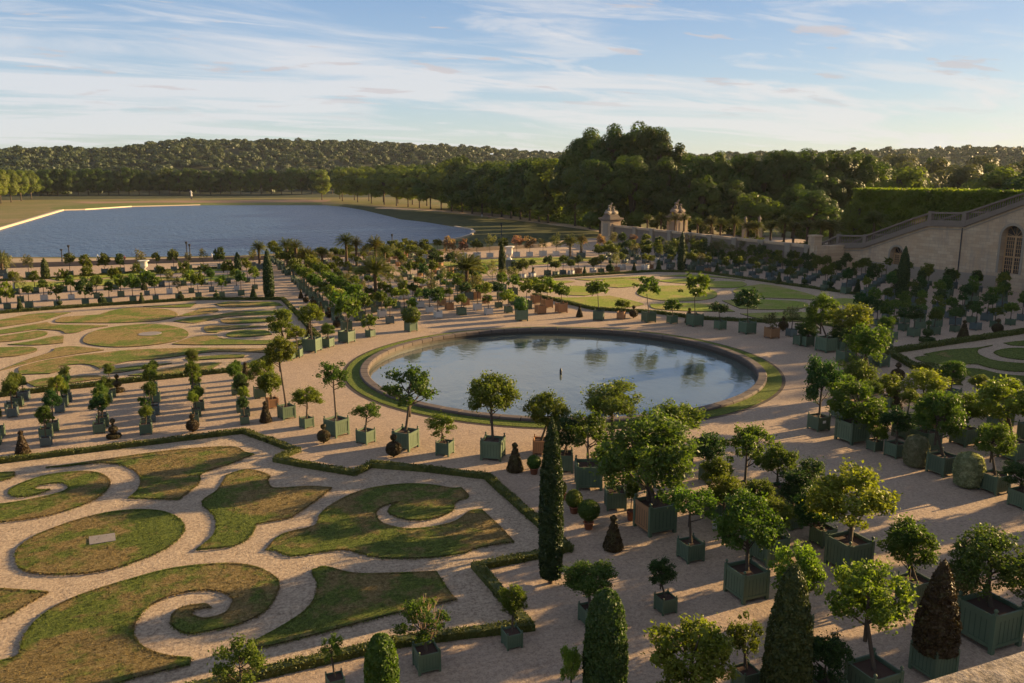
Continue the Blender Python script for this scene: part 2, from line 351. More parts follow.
def ball_mesh(name, m, n, size, seed, shape=None, core=True, bump=.03):
    rs = np.random.RandomState(seed); d = unit(rs.normal(size=(n, 3))); r = 1-rs.uniform(0, .12, size=(n, 1))+bump*np.sin(d[:, :1]*9+seed)*np.sin(d[:, 1:2]*8)
    v, f = leaves(d*r, d, size, .5, .45, rs); parts = [(v, f, 0)]
    mb = MB(); mb.lathe([(.9*math.sin(a)+.001, -.9*math.cos(a)) for a in np.linspace(0, math.pi, 9)], 14)
    parts.append((mb.v, mb.f, 0)); return np_mesh(name, parts, m)
def rev_mesh(name, m, prof, n, size, seed, nl=16, wob=.05):
    """clipped shrub of revolution: prof = [(r,z)...] in metres/units"""
    rs = np.random.RandomState(seed); P = np.array(prof, float); seg = P[1:]-P[:-1]; ln = np.hypot(seg[:, 0], seg[:, 1]); ar = ln*(P[1:, 0]+P[:-1, 0]+1e-4)
    i = rs.choice(len(ln), n, p=ar/ar.sum()); t = rs.uniform(size=n); a = rs.uniform(0, 2*math.pi, n)
    r = P[i, 0]+seg[i, 0]*t; z = P[i, 1]+seg[i, 1]*t; nr = seg[i, 1]/np.maximum(ln[i], 1e-6); nz = -seg[i, 0]/np.maximum(ln[i], 1e-6)
    r = r*(1+wob*np.sin(a*3+z*4+seed)*np.sin(z*7+a))+rs.uniform(-.6, .5, n)*size
    C = np.stack([r*np.cos(a), r*np.sin(a), z], 1); Nn = np.stack([nr*np.cos(a), nr*np.sin(a), nz], 1)
    v, f = leaves(C, Nn, size, .5, .5, rs)
    mb = MB(); mb.lathe([(max(.001, q[0]*.93), q[1]) for q in prof], nl)
    return np_mesh(name, [(v, f, 0), (mb.v, mb.f, 0)], m)
BALLN = [ball_mesh('clipped_crown', M_leaf, 3600, .05, s) for s in (1, 2)]; BALLF = [ball_mesh('clipped_crown', M_leaf, 500, .12, s) for s in (3, 4)]
CRN['ball'] = [(b, None) for b in BALLN]; CRF['ball'] = [(b, None) for b in BALLF]
PALEN = [ball_mesh('felted_crown', M_pale, 5200, .045, s) for s in (5, 6)]

# planter boxes: unit side, unit height, finials above
def planter(paint, posts):
    mb = MB(); t = .045; a = .46
    for sx in (-1, 1):
        mb.box(sx*a-t/2, sx*a+t/2, -a+.04, a-.04, .13, .93, 0); mb.box(-a+.04, a-.04, sx*a-t/2, sx*a+t/2, .13, .93, 0)
        for z0, z1 in ((.13, .22), (.80, .95)):
            mb.box(sx*(a+.018)-t/2, sx*(a+.018)+t/2, -a+.05, a-.05, z0, z1+.003, 0); mb.box(-a+.05, a-.05, sx*(a+.018)-t/2, sx*(a+.018)+t/2, z0, z1+.003, 0)
        for k in range(1, 6):          # plank joints as thin battens
            p = -a+.04+k*(2*a-.08)/6
            mb.box(sx*(a+.0045)-t/2, sx*(a+.0045)+t/2, p-.006, p+.006, .225, .795, 1); mb.box(p-.006, p+.006, sx*(a+.0045)-t/2, sx*(a+.0045)+t/2, .225, .795, 1)
    mb.box(-a+.03, a-.03, -a+.03, a-.03, .10, .14, 0)
    if posts: add_posts(mb)
    else: mb.box(-a+.035, a-.035, -a+.035, a-.035, .15, .83, 2)
    return mb
def post(mb, x, y):
    h = .052; mb.box(x-h, x+h, y-h, y+h, 0, 1.0); mb.lathe([(.018, 1.0), (.03, 1.01), (.02, 1.03), (.048, 1.07), (.05, 1.09), (.03, 1.125), (.002, 1.135)], 8, 0, (x, y, 0))
def add_posts(mb):
    a = .46
    for sx in (-1, 1):
        for sy in (-1, 1): mb.box(sx*a-.05, sx*a+.05, sy*a-.05, sy*a+.05, 0, 1.0); mb.lathe([(.02, 1.0), (.045, 1.06), (.002, 1.12)], 5, 0, (sx*a, sy*a, 0))
    mb.box(-a+.035, a-.035, -a+.035, a-.035, .15, .85, 2)
def is_out(P, m=70):
    d = Vector((P[0], P[1], 1.5))-CAM; z = d.dot(FWD)
    if z < 5: return True
    R_ = Vector((CC_, -SC, 0)); U_ = R_.cross(FWD); x = 512+F*d.dot(R_)/z; y = 341.5-F*d.dot(U_)/z
    return x < -m or x > 1024+m*1.6 or y > 683+m*1.5
PAINT = {'green': M_green, 'white': M_white, 'wood': M_wood, 'grey': M_grey}
M_joint = simple('board_gap', (.045, .07, .05), (.03, .045, .035), 5, .8)
BOXN = {}; BOXF = {}; POSTM = {}
for k_, m_ in PAINT.items():
    BOXN[k_] = planter(m_, False).mesh(k_+'_box', [m_, M_joint, M_soil]); BOXF[k_] = planter(m_, True).mesh(k_+'_box', [m_, m_, M_soil])
    pm = MB(); post(pm, 0, 0); POSTM[k_] = pm.mesh('corner_post', m_)
mb = MB(); mb.box(-.425, .425, -.425, .425, .83, .86); SOILM = mb.mesh('soil', M_soil)
mb = MB(); mb.tube([(0, 0, 0), (.01, 0, .3), (-.008, .01, .65), (0, 0, 1)], [1.25, 1.0, .92, .8], 8); 
for i, v in enumerate(mb.v):    # radius unit -> scaled separately
    pass
TRUNK = mb.mesh('trunk', M_bark)
PAINTW = {'green': 'green', 'white': 'whitish', 'wood': 'bare wood', 'grey': 'grey'}
halfm = planter(M_green, False)
for fi, f_ in enumerate(halfm.f):
    c_ = sum(halfm.v[i][0] for i in f_)/len(f_)
    if c_ < -.43 and halfm.m[fi] < 1: halfm.m[fi] = 3
BOXN['half'] = halfm.mesh('half_box', [M_green, M_joint, M_soil, M_wood]); BOXF['half'] = BOXN['half']; POSTM['half'] = POSTM['green']
LABELS = {}
def uniq(lb, o):
    if len(lb.replace(',', ' ').split()) > 16: print('LONG', lb)
    if lb in LABELS: print('DUPLICATE LABEL', lb)
    LABELS[lb] = o
def trunk_obj(root, z0, top, r, near_br=None, cs=None, cc=None):
    v = Vector(top)-Vector((0, 0, z0)); ln = v.length
    q = v.to_track_quat('Z', 'Y').to_euler()
    # unit mesh has radius 1: scale x,y by radius, offsets tiny
    t = link('trunk', TRUNK, root, (0, 0, z0), q, (r, r, ln)); return t
PLACED = []
def boxed(P, side, h, paint, rot, kind, cpos, cr, crz, near, label, cat=None, group=None, var=None, name=None):
    """a plant in a planter box; cpos = crown centre relative to the root"""
    root = empty(name or {'oleander': 'boxed_oleander', 'pink': 'boxed_oleander', 'ball': 'boxed_clipped_tree'}.get(kind, 'boxed_orange_tree'), (P[0], P[1], 0)); PLACED.append((P[0], P[1], side))
    bx = link('planter_box', (BOXN if near else BOXF)[paint], root, rot=(0, 0, rot), sc=(side, side, h))
    if near:
        for sx in (-1, 1):
            for sy in (-1, 1): link('corner_post', POSTM[paint], bx, (sx*.46, sy*.46, 0))
        link('soil', SOILM, bx)
    L_ = (CRN if near else CRF)[kind]; me, br = L_[(var if var is not None else random.randrange(1000)) % len(L_)]
    cp = Vector(cpos)
    tip = cp+Vector((0, 0, -crz*.55)); tr = trunk_obj(root, h*.84, tip, max(.025, .035*cr+.02) if near else .05)
    if near and br:
        b = link('branches', br, root, cp, (0, 0, random.uniform(0, 6.28)), (cr, cr, crz))
        rz = b.rotation_euler[2]
    else: rz = random.uniform(0, 6.28)
    c = link('crown', me, root, cp, (0, 0, rz), (cr, cr, crz))
    uniq(label, root); tag(root, label, cat or {'oleander': 'oleander', 'pink': 'oleander', 'ball': 'clipped tree'}.get(kind, 'orange tree'), group)
    return root
def stand(px, py, side, rot):
    """centre of a box whose lowest corner shows at px,py"""
    P = g(px, py); d = Vector((P.x, P.y, 0)).normalized(); return P+d*side*.62
def fromphoto(bpx, bpy_, wpx, crown, kind, paint, label, rot=0, near=True, cat=None, group=None, hk=1.0, var=None, name=None):
    P0 = g(bpx, bpy_); s = F/depth(P0); side = wpx/s/(abs(math.cos(rot+YAW))+abs(math.sin(rot+YAW)))
    P = stand(bpx, bpy_, side, rot); D = depth(P+Vector((0, 0, side)))
    cx_, cy_, cw, ch = crown; K = D; C = atdepth(cx_, cy_, 1); C = CAM+ray(cx_, cy_)*(D)  # ray has unit forward part
    if C.z < .4: C.z = .4
    cr = cw/2*D/F*1.14; crz = ch/2*D/F*1.14
    if C.z-crz < side*.75: C.z = max(C.z, side*.75+crz*.8)
    return boxed(P, side, side*hk, paint, rot, kind, (C.x-P.x, C.y-P.y, C.z), cr, crz, near, label, cat, group, var, name)

# ------------------------------------------------------------------ ground, terrain, water
def smooth_poly(pts, n=4):
    """Catmull-Rom through closed points"""
    P = [Vector((p[0], p[1])) for p in pts]; out = []; m = len(P)
    for i in range(m):
        a, b, c, d = P[i-1], P[i], P[(i+1) % m], P[(i+2) % m]
        sharp_b = (b-a).length > 0 and (c-b).length > 0 and (b-a).angle(c-b, 0) > 1.15
        sharp_c = (c-b).length > 0 and (d-c).length > 0 and (c-b).angle(d-c, 0) > 1.15
        if sharp_b: a = b
        if sharp_c: d = c
        for k in range(n):
            t = k/n; out.append(.5*((2*b)+(-a+c)*t+(2*a-5*b+4*c-d)*t*t+(-a+3*b-3*c+d)*t**3))
    res = []
    for q in out:
        if not res or (q-res[-1]).length > .03: res.append(q)
    if (res[0]-res[-1]).length < .03: res.pop()
    return res
BC = g(562, 374); BC = Vector((34.3, 70.0, 0)); BR = 19.6
# garden terrace floor: one sheet at z=0 with its wall face on the lake side
TER = [(-75, 8), (175, 8), (175, 222), (118, 222), (90, 199), (60, 192), (-75, 196)]
hole = [(BC.x+18.7*math.cos(a), BC.y+18.7*math.sin(a)) for a in np.linspace(0, 2*math.pi, 97)[:-1]]
mb = MB(); loops = [[Vector((*p, 0)) for p in TER], [Vector((*p, 0)) for p in hole]]; flat = loops[0]+loops[1]; fl_ = []
for t_ in tessellate_polygon(loops):
    p = [flat[i] for i in t_]; ar = (p[1].x-p[0].x)*(p[2].y-p[0].y)-(p[2].x-p[0].x)*(p[1].y-p[0].y); fl_.append(tuple(t_) if ar > 0 else tuple(reversed(t_)))
mb.add(flat, fl_); nT = len(TER); mb.add([(*p, 0) for p in TER]+[(*p, -3.2) for p in TER], [(i, i+nT, (i+1) % nT+nT, (i+1) % nT) for i in range(nT)])
tag(mb.obj('gravel_ground', [M_gravel]), kind='structure')
# plain and terrain in one sheet (polar grid around the garden) reaching the horizon
HPX = [-700, -300, -60, 0, 25, 60, 110, 150, 180, 300, 400, 450, 500, 560, 700, 870, 940, 1024, 1200, 1600]
HPY = [150, 151, 153, 152.5, 151, 150.5, 150, 146, 141, 140.5, 142, 145, 148, 151, 153, 151, 150.5, 150, 149, 150]
def terr(X, Y):
    d = math.hypot(X, Y); px = 512+827*math.tan(min(1.25, max(-1.25, math.atan2(X, Y)-YAW)))
    z = -3.02
    def ss(a, b, x): t = min(1, max(0, (x-a)/(b-a))); return t*t*(3-2*t)
    z += 6*ss(895, 1010, d)
    top = 18-(np.interp(px, HPX, HPY)+7-178)/827*1750
    z += (top-3)*ss(1150, 1750, d)
    return z - 60*ss(1900, 3500, d)*0
vs = []; fs = []; rr = [0, 60, 150, 300, 450, 600, 690, 740, 790, 850, 920, 980, 1060, 1150, 1250, 1350, 1450, 1550, 1650, 1750, 2000, 3000, 6000, 14000]; na = 120
for i, r in enumerate(rr):
    for k in range(na):
        a = 2*math.pi*k/na; X, Y = r*math.sin(a), r*math.cos(a); vs.append((X, Y, terr(X, Y) if r < 2500 else terr(X*1800/r, Y*1800/r)))
for i in range(len(rr)-1):
    for k in range(na): k2 = (k+1) % na; fs.append((i*na+k, (i+1)*na+k, (i+1)*na+k2, i*na+k2)[::-1])
def plain_b(t, o):
    k = T(t); f = k.noise(.02, 6, .7, dist=.5); f2 = k.noise(.35, 6, .75); c = k.ramp(f, (.38, (.10, .12, .03)), (.52, (.16, .14, .05)), (.62, (.24, .165, .09)))
    c = k.mix(.4, c, k.ramp(f2, (.3, (.07, .075, .02)), (.7, (.28, .22, .11)))); k.pbr(o, c, .95, None, .1)
M_plain = mat('dry_meadow', plain_b)
M_forest = simple('forest_floor', (.035, .045, .016), (.055, .06, .024), .02, .95)
iN = rr.index(920); nF = iN*na
mb = MB(); mb.add(vs[:(iN+1)*na], fs[:nF], 0, True); tag(mb.obj('ground', [M_plain]), kind='structure')
mb = MB(); mb.add(vs[iN*na:], [tuple(i-iN*na for i in f) for f in fs[nF:]], 0, True); tag(mb.obj('hills', [M_forest]), kind='structure')
# far lawn patches by the lake head
def patch(name, pts, z, m, h=None, sm=True, lift=.004, kind='structure'):
    P = [g(px, py, z) for px, py in pts]; P = smooth_poly(P) if sm else [(p.x, p.y) for p in P]
    mb = MB()
    if h: mb.prism([(p[0], p[1]) for p in P], z-.05 if z else 0.001, z+h, 0, 1)
    else: mb.prism([(p[0], p[1]) for p in P], z-.03, z+lift, 0)
    return tag(mb.obj(name, m if isinstance(m, list) else [m, m]), kind=kind)
ZL = -2.99
patch('bare_earth', [(60, 200.5), (110, 199), (190, 198.2), (300, 198.2), (330, 199), (325, 202), (250, 202.5), (150, 202.5), (90, 203.5)], ZL, simple('bare_earth', (.30, .17, .10), (.24, .15, .08), .3, .95))
def grassb(t, o):
    k = T(t); f = k.noise(.3, 6, .75); k.pbr(o, k.ramp(f, (.3, (.07, .095, .02)), (.65, (.15, .16, .045))), .95, None, .1)
M_mead = mat('green_meadow', grassb)
patch('meadow', [(50, 208), (90, 204.2), (150, 203), (250, 203), (322, 203), (322, 204.3), (190, 205.5), (131, 206), (84, 209.3), (70, 210)], ZL, M_mead, lift=.03)
# lake
def water_b(c, rough, sc, st, bd, stretch=(1, 1, 1), spec=.5):
    def b(t, o):
        k = T(t); f = k.noise(sc, 4, .65, sc=stretch); f2 = k.noise(sc*4.3, 3, .6, sc=stretch); f3 = k.noise(sc*.12, 3, .6)
        n_ = k.bump(f2, st*.5, bd*.3, k.bump(f, st, bd)); cc_ = k.mix(k.ramp(f3, (.35, (0, 0, 0)), (.65, (1, 1, 1))), c, tuple(x*1.35 for x in c))
        k.pbr(o, cc_, rough, n_, spec)
    return b
M_lake = mat('lake_water', water_b((.018, .042, .095), .30, .42, 1.0, 1.9, (1, .35, 1), .12))
M_basinw = mat('basin_water', water_b((.07, .085, .075), .03, .8, .25, .12, (1, .6, 1), 1.0))
LAKE = [(-60, 259), (0, 257), (120, 257), (240, 255.5), (330, 250), (400, 246.3), (440, 242.3), (461, 238.3), (471, 235), (474.5, 232.4), (471, 229.6), (455, 227), (425, 222), (400, 219.3), (392, 217), (364, 210.3), (345, 207), (326, 205.4), (200, 205.2), (131, 206.9), (84.4, 210), (61.5, 210.6), (0, 229.3), (-60, 248)]
LP = [g(x, y, ZL+.02) for x, y in LAKE]
mb = MB(); mb.prism([(p.x, p.y) for p in LP], ZL-.3, ZL+.02); tag(mb.obj('lake_water', [M_lake]), kind='structure')
def strip(pts, wid, z0, z1, closed=False, side=0):
    """prism along a ground polyline"""
    mb = MB(); n = len(pts); Lf = []; Rt = []
    P = [Vector((p[0], p[1])) for p in pts]
    for i, p in enumerate(P):
        if closed: a, b = P[i-1], P[(i+1) % n]
        else: a, b = P[max(0, i-1)], P[min(n-1, i+1)]
        d = (b-a).normalized(); nn = Vector((-d.y, d.x))
        if 0 < i < n-1 or closed:
            d1 = (p-(P[i-1])).normalized(); k = 1/max(.5, abs(Vector((-d1.y, d1.x)).dot(nn)))
        else: k = 1
        Lf.append(p+nn*wid*(.5+side)*k); Rt.append(p-nn*wid*(.5-side)*k)
    vs = []
    for a, b in zip(Lf, Rt): vs += [(a.x, a.y, z0), (a.x, a.y, z1), (b.x, b.y, z1), (b.x, b.y, z0)]
    m = n if closed else n-1; fs = []
    for i in range(m):
        j = (i+1) % n
        for k in range(4): k2 = (k+1) % 4; fs.append((i*4+k, j*4+k, j*4+k2, i*4+k2))
    if not closed: fs += [(0, 1, 2, 3), (n*4-1, n*4-2, n*4-3, n*4-4)]
    return mb.add(vs, fs)
M_quay = simple('quay_stone', (.62, .50, .36), (.45, .36, .26), .5, .9)
o = strip([(p.x, p.y) for p in LP[-5:]], 1.4, ZL-.2, ZL+.8).obj('lake_kerb', [M_quay]); tag(o, 'pale stone kerb along the left shore and far left corner of the lake', 'kerb')
o = strip([(p.x, p.y) for p in LP[-6:-4]], 1.0, ZL-.2, ZL+.7).obj('lake_kerb', [M_quay]); tag(o, 'thin pale stone kerb along the far shore of the lake', 'kerb')
o = strip([(p.x, p.y) for p in LP[6:12]], 1.0, ZL-.2, ZL+.5).obj('lake_kerb', [M_quay]); tag(o, 'curved stone kerb round the near right corner of the lake', 'kerb')
# road and bank between garden and lake
patch('sandy_bank', [(-80, 267), (0, 262.5), (130, 262), (240, 260.5), (330, 255.5), (330, 251.5), (240, 256.8), (120, 258.3), (0, 258.5), (-80, 261)], ZL, simple('sand', (.42, .31, .19), (.34, .25, .15), .5, .95), sm=False)
patch('dark_turf', [(338, 206), (366, 210.6), (393, 217.2), (402, 219.4), (425, 222.3), (455, 226.3), (472, 229), (477, 232), (474, 236), (462, 240), (440, 245), (600, 240), (600, 232), (560, 224), (500, 219), (440, 213), (405, 211), (370, 206.5), (345, 204)], ZL, mat('dark_turf', lambda t, o: T(t).pbr(o, T(t).ramp(T(t).noise(.15, 5, .7), (.3, (.035, .042, .014)), (.65, (.075, .075, .025))), .95, None, .1)), sm=False, lift=.01)
patch('path', [(376, 208.5), (430, 211), (480, 216), (560, 226), (600, 232), (600, 229), (560, 223), (490, 213.5), (440, 210), (385, 207)], ZL, M_path, lift=.02)

# basin
def ring(name, r0, r1, z0, z1, m, n=96, c=BC):
    mb = MB(); vs = []; fs = []
    for k in range(n):
        a = 2*math.pi*k/n
        for r, z in ((r0, z0), (r0, z1), (r1, z1), (r1, z0)): vs.append((c.x+r*math.cos(a), c.y+r*math.sin(a), z))
    for k in range(n):
        k2 = (k+1) % n
        for q in range(4): q2 = (q+1) % 4; fs.append((k*4+q, k*4+q2, k2*4+q2, k2*4+q))
    return mb.add(vs, fs)
bas = empty('round_basin', (BC.x, BC.y, 0)); tag(bas, 'round stone basin of still water at the crossing of the gravel walks', 'basin')
Z0 = Vector((0, 0, 0))
def coping():
    mb = MB(); n = 72; gap = .004
    prof = [(18.62, -.12), (18.60, .20), (18.7, .27), (19.35, .27), (19.45, .20), (19.45, 0)]
    for k in range(n):
        a0 = 2*math.pi*k/n+gap; a1 = 2*math.pi*(k+1)/n-gap*.0; vs = []; dz = random.uniform(-.012, .012)
        for a in (a0, (a0+a1)/2, a1):
            for r, z in prof: vs.append((r*math.cos(a), r*math.sin(a), z+dz if z > 0 else z))
        m = len(prof); fs = [(i*m+j, (i+1)*m+j, (i+1)*m+j+1, i*m+j+1) for i in range(2) for j in range(m-1)]
        fs = [tuple(reversed(f)) for f in fs]; fs += [tuple(range(m)), tuple(reversed(range(2*m, 3*m)))]; mb.add(vs, fs)
    return mb
coping().obj('coping', [M_coping], bas)
mb = MB(); mb.lathe([(18.69, -.85), (18.69, -.03)], 96, smooth=False, cap=False); mb.obj('basin_wall', [simple('wet_stone', (.075, .06, .045), (.03, .026, .02), 1.5, .6, .5, .04)], bas)
mb = MB(); mb.lathe([(.12, -.6), (.12, .02), (.07, .06), (.07, .16), (.03, .18)], 10); jt = g(560.8, 370); mb.obj('fountain_jet', [M_metal], bas, loc=(jt.x-BC.x, jt.y-BC.y, 0))
mb = MB(); mb.prism([(BC.x+18.66*math.cos(a), BC.y+18.66*math.sin(a)) for a in np.linspace(0, 2*math.pi, 97)[:-1]], -.9, -.42)
tag(mb.obj('basin_water', [M_basinw]), kind='structure')
ring('x', 19.45, 20.75, 0.002, .055, None).obj('grass_ring', [M_lawn_green]).__setitem__('kind', 'structure')
ring('x', 20.75, 21.05, 0.002, .025, None).obj('earth_ring', [M_earth]).__setitem__('kind', 'structure')

# ------------------------------------------------------------------ lawns of the parterres, cut in scrolls
LW = {
 'near': [
 [(0,522.5),(31,518.6),(55,514),(86,503.7),(102,494.3),(109.7,484),(106.6,477),(94,472.3),(70.5,472.3),(47,475.5),(28,481),(12.5,488),(8.6,492.7),(14,496.6),(28,496.6),(40,493.5),(50,489.5),(40,490),(33,488.8),(39,485.6),(51.7,483.6),(62.7,483.3),(69,486.4),(65.8,490.3),(54.9,494.3),(31,499.8),(0,504.5),(-40,508),(-60,518),(-40,527)],
 [(0,473),(14,472.3),(12.5,477),(0,481),(-30,484),(-30,476)],
 [(45.5,467.6),(67,465.3),(110,459),(160,452),(201.7,448),(234.6,447.2),(244,452),(254,454.3),(228.4,464.5),(212.7,469.2),(200,474.7),(198.6,483.3),(178.2,499.7),(150,499),(128.5,498.2),(138,489.6),(141,478.6),(134.8,470.8),(122.3,465.3),(101.9,463),(70.5,465.9)],
 [(16,552.4),(19,567),(38,573.5),(73,574.3),(108.4,570),(140.6,559.7),(164,549.4),(181.7,534.8),(183,523),(167,512.8),(140.6,510),(108.4,512.8),(73,521.6),(38,534.8),(22,545)],
 [(226.8,475.5),(244,470),(256.6,471),(269,475.5),(267.5,480.2),(273,488),(291,487.7),(310,486.7),(332,488),(317.4,499.6),(294,515.7),(291,517.8),(255.9,524.5),(249,537.7),(231.4,546.5),(196.3,550),(214,534.8),(215.3,517.2),(202,502.5),(216.8,490.8),(225.6,477.6)],
 [(266,550),(282,534.8),(314.5,526),(320.3,514.3),(338,501),(367,489.4),(402.4,484.4),(428.7,485),(452.2,488.5),(461,487.9),(468.3,496.7),(455,502.5),(452,511),(431.6,518.7),(408,520),(390.6,514.3),(389,508.4),(398,502),(381.8,507),(376,512.8),(381.8,523),(405,529),(431.6,527.4),(455,521.6),(470,511.5),(481.5,509.9),(499,526),(513.7,542),(478.5,548),(461,553.8),(425.8,558.2),(381.8,558.2),(358.4,553),(338,550),(294,556.2),(276.4,551)],
 [(8.8,659.4),(19.8,652.8),(24,636.3),(44,614.3),(77,596.7),(131.9,579.2),(175.8,568.2),(225,563.8),(250,566),(263.7,570.4),(277,579),(278,590),(266,610),(239.6,624.2),(200,633),(186.8,633.7),(173.6,627.5),(171.4,616.5),(182.4,607.7),(204.4,604.4),(211,607.7),(193.4,610),(192.3,615.4),(206.6,618.7),(225,613.2),(232,604),(231,596.7),(217.6,591.2),(193.4,591.2),(162.6,599),(140.7,614.3),(133,632),(142.9,647.3),(167,656),(191.2,658.3),(189,664.9),(131.9,679.2),(100,690),(40,703),(-40,715),(-60,690),(-30,668)],
 [(0,589),(48.4,592.3),(33,601),(0,619.8),(-40,630),(-40,588)],
 [(312,571.5),(316.5,569.3),(325.3,567),(353.8,573.7),(390,573.7),(436.3,572),(450.5,593.4),(457,600),(393,614.3),(310,636.3),(263.7,647.3),(246,646),(288,623),(310,605.5),(317.6,585.7)],
 ],
 'right': [
 [(915,358),(930,356),(923.6,354.5),(947.5,350.2),(977,348),(992.5,345.3),(980,348.5),(977,351),(980,355.2),(995.3,360.8),(1024,363.6),(1070,364),(1070,372),(1024,372),(999.5,370),(977,364.3),(929,364.3)],
 [(958.8,368.5),(978.5,369.2),(999.5,374),(1024,376.3),(1060,378),(1050,384),(1010,382),(989.7,380.5),(975,378),(964.4,373.5)],
 [(978.5,384),(996.7,381.5),(1030,382),(1060,385),(1060,392),(1024,389),(984,389)],
 [(977,394),(1000,392),(1060,396),(1060,415),(1010,412),(985,405)],
 [(1003.8,343.2),(1024,341),(1060,340),(1060,346),(1024,345.9),(1010.8,345.3)],
 [(994,352.3),(1006.6,348.8),(1024,348.3),(1060,350),(1060,361),(1024,360),(1003.8,357.3)],
 ],
 'mid': [
 [(82.8,341),(88,334.5),(100,330),(120,326.5),(145,324.5),(165,325.5),(180,328.5),(188,332.5),(187,337),(178,341),(160,344.5),(135,347),(115,347.5),(100,346.5),(88,344.5)],
 [(55,321),(62,317.5),(85,316),(100,315),(108,312),(125,308.5),(145,308),(165,309.5),(176,313),(176,317),(158,321),(120,323.2),(90,323.2),(60,323)],
 [(177.3,317),(183.7,314.6),(196.4,310.7),(201.5,308.5),(215.5,308.4),(218,311.4),(201.5,314.6)],
 [(143,307),(171,305.4),(196.4,303.5),(191.3,307.4),(171,307.8)],
 [(214.2,304.4),(228.2,302),(247.3,302.5),(275,302.5),(283,306),(250,306.8),(225.7,307.4)],
 [(173.5,321.6),(191.3,318),(215.5,315.5),(234.6,312),(250,311.5),(288,311),(290,315),(250,315.6),(225,317.5),(205,321.5),(196.4,323.3),(188.8,323.3)],
 [(220.6,321),(230.8,318.9),(250,318),(270,318.5),(275,321.5),(250,323.3),(228.2,324)],
 [(204,327.7),(211.7,326),(247,326),(266,327),(244.8,328.6),(224.4,330.6),(216.8,333),(206.6,332.4)],
 [(225.7,335),(234.6,331.5),(250,330.5),(266,331),(272,335),(250,337.3),(230.8,337.3)],
 [(172.2,344.5),(191.3,338),(202.8,336.4),(216.8,335.8),(221.9,338.8),(250,340.8),(278,341),(290,345),(250,345),(196.4,345.3)],
 [(20,368),(45,361),(75,356.3),(105,353),(130,350.5),(160,349.3),(200,348.4),(240,348.8),(280,350),(285,354),(250,352.5),(215,352.3),(190,355),(160,359),(130,361.5),(110,366),(100,369.5),(93,366),(80,364.5),(58,366.7),(60,371),(50,374),(20,375)],
 [(0,320.3),(30.6,314.6),(71.3,312.7),(57.3,316.5),(42,321),(19,324.7),(0,327.5),(-30,331),(-30,323)],
 [(0,330.5),(29.3,325.5),(47,322.5),(56,325),(89,325.5),(108,326.2),(89,329.2),(76.4,333),(65,333.7),(59.8,331),(38.2,329.5),(0,334.5),(-30,337),(-30,334)],
 [(0,336.7),(38,331),(47,332.4),(44.6,336.2),(25.5,340),(0,342.6),(-30,345),(-30,338)],
 [(7.6,345),(31.8,341.6),(53.5,337),(63.7,336),(63,343.3),(38,345.5)],
 [(0,348),(31.8,347.7),(36.3,351.5),(19,356),(0,357.8),(-30,360),(-30,350)],
 [(0,371),(28,360),(51,352.5),(54.7,348.8),(71.3,346.9),(96,349),(104,350.5),(90,352.5),(71.3,355.2),(40,360.5),(10,368.5),(-25,377),(-25,372)],
 [(26.4,383),(49.8,378.2),(96.6,376.1),(101,379.3),(61.5,384.2),(35,387.3)],
 [(104,371),(131,367),(172,363.5),(150,368),(120,373),(106,374)],
 [(128,376),(153,371.5),(194,364.6),(221.7,363.2),(208.6,371.5),(158.8,375.6)],
 [(185,358.8),(223.2,355.5),(245,355.3),(243.7,358),(188,361)],
 ],
 'far': [
 [(45,278),(90,274.5),(150,272),(235,268.5),(243,270),(180,273),(120,277),(60,281)],
 [(15,283),(60,281.8),(72,284),(50,287),(15,289)],[(75,283),(107,279),(150,277),(175,278.3),(150,281.8),(100,286)],[(160,280.5),(200,276.5),(235,275),(243,278),(200,281.6)],
 [(430,264),(470,260.6),(530,258),(590,257.4),(600,260),(560,263.5),(520,266),(470,269)],
 ],
 'back': [
 [(516,284),(560,281),(575,282),(560,284.5),(545,288),(560,291),(548,293)],
 [(575,279.5),(640,277),(652,278.2),(610,279.2),(590,281)],
 [(601,283),(606,279.5),(622,278.2),(638,280),(640,283.5),(634,286.6),(618,288),(604,286.5)],
 [(560,289),(575,286),(598,288),(600,293),(585,296),(562,294.5)],
 [(551,297.5),(575,298),(610,296),(640,303),(640,306),(610,309.5),(590,307)],
 [(637,294),(645,288.5),(660,286.2),(690,286),(712,290),(717,296),(706,300),(680,301.5),(655,300)],
 [(650,304.5),(690,303.5),(720,306),(735,312),(690,311.5),(655,309)],
 [(655,281),(690,278.6),(715,279.5),(706,283.6),(680,283.5)],[(660,276.5),(690,274.8),(720,277),(745,280.5),(715,277.6),(690,277)],
 [(700,284.5),(715,281.5),(742,282),(747,285),(735,288),(712,288)],
 [(733,292),(741,287.5),(760,284.5),(780,287),(815,296),(818,300),(790,299),(745,297.5)],
 [(722,301),(745,299.8),(790,301),(808,304),(800,309),(770,310),(740,309)],
 [(826,300),(845,298.6),(875,302),(880,306),(858,308),(832,304)],
 [(740,314),(770,313),(812,313),(840,318),(800,322),(760,319)],
 ]}
LM = {'near': [M_lawn_dry, M_earth], 'right': [M_lawn_green, M_earth], 'mid': [M_lawn_dry, M_earth], 'far': [M_lawn_bright, M_earth], 'back': [M_lawn_bright, M_earth]}
for key, polys in LW.items():
    for p in polys: patch('lawn', p, 0, LM[key], h=.07 if key in ('near', 'right') else .09, sm=True)
